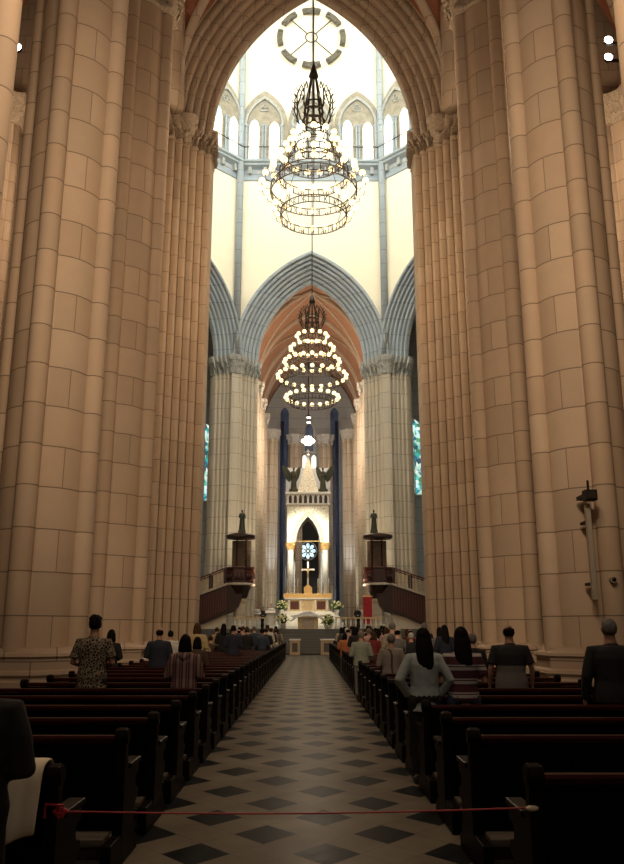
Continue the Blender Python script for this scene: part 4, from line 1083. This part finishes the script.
for i,y in enumerate(ROWS):
    for sx in (-1,1):
        o=pw if first else copy_tree(pw); first=False
        cx=(LX0+LX1)/2 if sx<0 else (RX0+RX1)/2
        o.location=(cx,y,0); side='left' if sx<0 else 'right'
        n=len(ROWS)-i
        if i==0: lab='nearest dark wooden pew %s of the aisle, '%side+('with the cream coat over its back' if sx<0 else 'holding the end of the red tape')
        elif i<14: lab='dark wooden pew %s of the aisle, %s from the camera'%(side,ordn(i+1))
        else: lab='dark wooden pew %s of the aisle among the crowd, %s from the altar steps'%(side,ordn(n))
        tag(o,lab,'pew','rows of dark pews')
# cream coat over the nearest left pew
m=MB(); rows=[]
yb=ROWS[0]
path=[(.085,.50),(.08,.70),(.065,.86),(.03,.90),(0,.905),(-.04,.90),(-.085,.86),(-.10,.75),(-.115,.66),(-.125,.58),(-.12,.53)]
nx=22
for j,(yy,z) in enumerate(path):
    row=[]
    for i in range(nx+1):
        f=i/nx; x=-1.93+.46*f
        hang=1.0 if yy<0 else .6
        fold=.030*math.sin(f*13+j*.35)+.010*math.sin(f*37-j*.2)
        sl=(j/len(path))
        zz=z-(.04*math.sin(f*5)+ (1-f)*.10)*max(0,(j-6)/4) if j>6 else z+.006*math.sin(f*9)
        row.append((x-.10*sl*(1-f)-.03*sl,yb+yy+(-abs(fold) if yy<0 else abs(fold)*.3),zz))
    rows.append(row)
m.strip(rows); o=m.build('cream_coat',M['cream'],None,smooth=True); s=o.modifiers.new('t','SOLIDIFY'); s.thickness=.012; s2=o.modifiers.new('s','SUBSURF'); s2.levels=1; s2.render_levels=1
tag(o,'cream coat draped over the back of the nearest left pew','coat')
# red tape across the aisle
p0=Vector((LX1+.06,ROWS[0]-.03,.66)); p1=Vector((RX0-.06,ROWS[0]-.03,.675))
r=empty('barrier_tape',(0,0,0),0,'thin red tape strung across the aisle between the nearest pews','tape')
MB().tube([p0.lerp(p1,t/16)+Vector((0,0,-.018*math.sin(PI*t/16))) for t in range(17)],.0045,6).build('strand',M['redtape'],r)
m=MB(); c=p0
for k in range(6):
    a=k*1.1; m.tube([c+Vector((-.05,0,0)),c+Vector((-.02,.02*math.cos(a),.03*math.sin(a))),c+Vector((.02,0,0))],.007,6)
m.tube([c+Vector((-.09,-.01,-.03)),c+Vector((-.09,-.01,.035)),c+Vector((0,-.01,.03)),c+Vector((0,-.01,-.025))],.008,6)
m.build('knot',M['redtape'],r); MB().ball(p1+Vector((.02,-.01,0)),(.035,.02,.014),10,6).build('end_knot',M['cream'],r,smooth=True)

# ---------------------------------------------------------------- figures and furniture of the sanctuary
def robed(loc,h,mat,name='person',label='',cat='person',rz=PI,sk=0,hair='short',hc='black',stole=None,group=None):
    J=joints('stand',1.0,'front'); r=empty(name,loc,rz,label,cat,group); s=h/1.75; r.scale=(s,s,s)
    kid(r,'body',cached(('b','stand',1.0,'front',False),lambda:remeshed('body',body_mb(J),skin(0),.011,2)),skin(sk) if isinstance(sk,int) else sk)
    def rb():
        m=top_mb(J,.03,'long',.84); m.tube([(0,0,.03),(0,0,.5),(0,0,.9),(0,0,1.1)],[(.27,.22),(.23,.19),(.20,.16),(.18,.14)],24,up=(1,0,0)); return m
    kid(r,'robe',cached(('robe',),lambda:remeshed('robe',rb(),skin(0),.02,3)),mat)
    kid(r,'hair',cached(('h','stand',hair),lambda:remeshed('hair',hair_mb(J,hair),skin(0),.008,2)),HM[hc] if isinstance(sk,int) else sk)
    if stole:
        m=MB(); 
        for q in (-1,1): m.box(q*.08-.035,q*.08+.035,.205,.23,.3,1.3)
        m.build('stole',stole,r)
    return r
Y=59.0
robed((px(271,Y),Y,PZ),1.75,M['cloth_white'],label='priest in white robes standing at the white lectern',stole=M['goldstone'])
r=empty('lectern',(px(270,58.3),58.3,PZ),0,'white stone lectern in front of the priest','lectern')
MB().lathe([(.35,0),(.35,.1),(.26,.15),(.24,1.0),(.34,1.08)],8,a0=PI/8).build('pedestal',M['marble'],r)
MB().prism([(-.3,1.08),(.25,1.22),(.25,1.27),(-.3,1.13)],lambda a,b:(-.34,a,b),lambda a,b:(.34,a,b)).build('book_rest',M['marble'],r)
robed((px(257,61),61,PZ),1.7,FB['white'],label='server in white standing left of the priest by the pulpit',hair='short',hc='grey')
robed((px(263,62),62,PZ),1.6,FB['black'],label='server in dark robe between the pulpit and the priest')
robed((px(358,61),61,PZ),1.6,FB['black'],label='server in dark robe right of the altar flowers',hc='black')
robed((px(363,62),62,PZ),1.65,FB['white'],label='server in white right of the altar near the red hanging',hc='grey')
# red hanging under right pulpit
x,_,z=at(368,626,58.6); r=empty('red_banner',(x,58.6,PZ),0,'bright red hanging on a stand in front of the right pulpit','banner')
MB().box(-.32,.32,-.03,.03,.35,2.25).build('cloth',M['red'],r,bevel=.01); MB().tube([(-.36,0,2.28),(.36,0,2.28)],.03,8).build('crossbar',M['gold'],r); MB().tube([(0,.06,0),(0,.06,2.5)],.03,8).build('pole',M['gold'],r); MB().lathe([(.3,0),(.28,.05),(.04,.1)],12,(0,.06,0)).build('foot',M['gold'],r)
# flowers
def flowers(u,v,Y,stand,lab,R,z0=PZ):
    x,_,z=at(u,v,Y); r=empty('flower_arrangement',(x,Y,z0),0,lab,'flowers','altar flowers'); zc=z-z0
    m=MB()
    if stand: m.lathe([(.22,0),(.20,.06),(.06,.12),(.05,zc-R-.35),(.12,zc-R-.3),(.22,zc-R*.6),(.18,zc-R*.5)],12); m.build('vase_stand',M['marble'],r,smooth=True)
    else: m.lathe([(.2,0),(.28,zc-R*.6 if zc>R else .2),(.3,max(.25,zc-R*.5))],12); m.build('pot',M['marble'],r,smooth=True)
    rr=random.Random(int(u)); g=MB(); f=MB()
    for k in range(90):
        a=rr.uniform(0,2*PI); b=rr.uniform(-.6,1.4); d=R*rr.uniform(.55,.98)
        c=Vector((d*math.cos(a)*math.cos(b),d*math.sin(a)*math.cos(b),zc+d*math.sin(b)*.85))
        if k%2: f.ball(c,(.075,.075,.06),7,5)
        else:
            o_=(c-Vector((0,0,zc))); t=o_.normalized()*.2; g.tube([c-t,c,c+t*.6],[(.02,.01),(.06,.012),(.01,.005)],6)
    g.tube([(0,0,zc-R*.5),(0,0,zc)],.12*R/.5,8); g.ball((0,0,zc),R*.62,10,8)
    g.build('foliage',M['green'],r); f.build('blossoms',M['petal'],r,smooth=True)
flowers(281.5,606,66.0,True,'white flower arrangement on a tall stand left of the high altar',.55,PZ)
flowers(337,606,66.0,True,'white flower arrangement on a tall stand right of the high altar',.55,PZ)
flowers(282.5,620,60.2,False,'low yellow-green flower arrangement left of the white altar',.5)
flowers(328,621,60.2,False,'low yellow-green flower arrangement right of the white altar',.58)
# statues
def statue(loc,h,label,wings=False,rz=PI):
    r=robed(loc,h,M['bronze'],'statue',label,'statue',rz,sk=M['bronze'],group=None)
    MB().box(-.3,.3,-.25,.25,-.25,.04).build('plinth',M['bronze'],r,bevel=.02)
    if wings:
        for s in (-1,1):
            m=MB(); P=[(.05,1.1),(.25,1.5),(.55,1.85),(.85,1.95),(.8,1.5),(.65,1.1),(.45,.75),(.25,.6),(.1,.8)]
            m.prism([(s*a,b) for a,b in P],lambda a,b:(a,-.16-abs(a)*.25,b),lambda a,b:(a,-.22-abs(a)*.25,b)); m.build('wing',M['bronze'],r)
    return r
x,Y,zt_=PL[1:]; statue((px(240,Y),Y,zt_+.15),1.55,'dark bronze figure standing on the roof of the left pulpit')
x,Y,zt_=PR[1:]; statue((px(376,Y),Y,zt_+.15),1.55,'dark bronze figure standing on the roof of the right pulpit')
for u,l in ((293,'left'),(323.5,'right')):
    statue((px(u,70.2)*1.0,70.2,13.4+.28),1.95,'dark winged angel statue on the canopy, %s of the spire'%l,True,PI+(.5 if u<300 else -.5))

# ---------------------------------------------------------------- light
def area(name,loc,rot,sx,sy,e,c):
    l=bpy.data.lights.new(name,'AREA'); l.shape='RECTANGLE'; l.size=sx; l.size_y=sy; l.energy=e; l.color=c
    o=bpy.data.objects.new(name,l); COL.objects.link(o); o.location=loc; o.rotation_euler=rot; return o
def point(name,loc,e,c,r=.5):
    l=bpy.data.lights.new(name,'POINT'); l.energy=e; l.color=c; l.shadow_soft_size=r
    o=bpy.data.objects.new(name,l); COL.objects.link(o); o.location=loc; return o
def spot(name,loc,tgt,e,c,ang=60,r=.3):
    l=bpy.data.lights.new(name,'SPOT'); l.energy=e; l.color=c; l.spot_size=math.radians(ang); l.spot_blend=.8; l.shadow_soft_size=r
    o=bpy.data.objects.new(name,l); COL.objects.link(o); o.location=loc; o.rotation_euler=(Vector(tgt)-Vector(loc)).to_track_quat('-Z','Y').to_euler(); return o
WARM=(1,.725,.465)
point('nave_fill_light',(0,7,14),1200,WARM,1.0)  # unseen fill lamp added to brighten the nave; no chandelier hangs here
spot('nave_pier_spot',(0,1,14),(0,22,9.5),6900,WARM,69,1.0)  # unseen added spot, cone shaped to light pillar middles and spare the floor
area('west_fill_light',(0,-4,17),(math.radians(92),0,0),9,12,350,(.95,.93,.85))  # unseen area lamp added to light pillar fronts; no window stands here
point('chandelier_light',(0,28.5,18.3),1300,WARM,1.8)
point('choir_vault_light',(0,71,20),2600,(1,.76,.56),.8)
point('choir_vault_light',(0,83,20),420,(1,.88,.76),.8)
point('crossing_chandelier_light',(0,48.5,17.3),900,WARM,1.8)
spot('canopy_spot',(-1,57,13),(BX,71,8.5),21000,(1,.93,.76),28)
spot('altar_spot',(1.5,56,12),(AX,66,3),4500,(1,.88,.62),26)
for sx in (-1,1):
    spot('pier_spot',(sx*3.0,58.5,3.2),(sx*5.6,64.5,12),1800,(1,.86,.62),60)
    point('aisle_light',(sx*10.5,26,20),900,(1,.75,.5),.6)
    spot('apse_uplight',(sx*3.8,84,3),(sx*4.3,89,20),2500,(.8,.88,1),50)
W=bpy.data.worlds.new('World'); S.world=W; W.use_nodes=True
W.node_tree.nodes['Background'].inputs[0].default_value=(.9,.86,.78,1); W.node_tree.nodes['Background'].inputs[1].default_value=.03
# ---------------------------------------------------------------- camera
cam=bpy.data.cameras.new('camera'); co=bpy.data.objects.new('camera',cam); COL.objects.link(co)
cam.sensor_fit='VERTICAL'; cam.sensor_height=24; cam.lens=F/864*24; cam.clip_start=.05; cam.clip_end=300
co.location=(CAMX,0,CAMH); yaw=math.atan((312-VPX)/F)
co.rotation_euler=(PI/2+TH,0,-yaw)
S.camera=co
vs=S.view_settings; vs.view_transform='Standard'; vs.look='None'; vs.gamma=1; vs.use_curve_mapping=False; vs.exposure=0
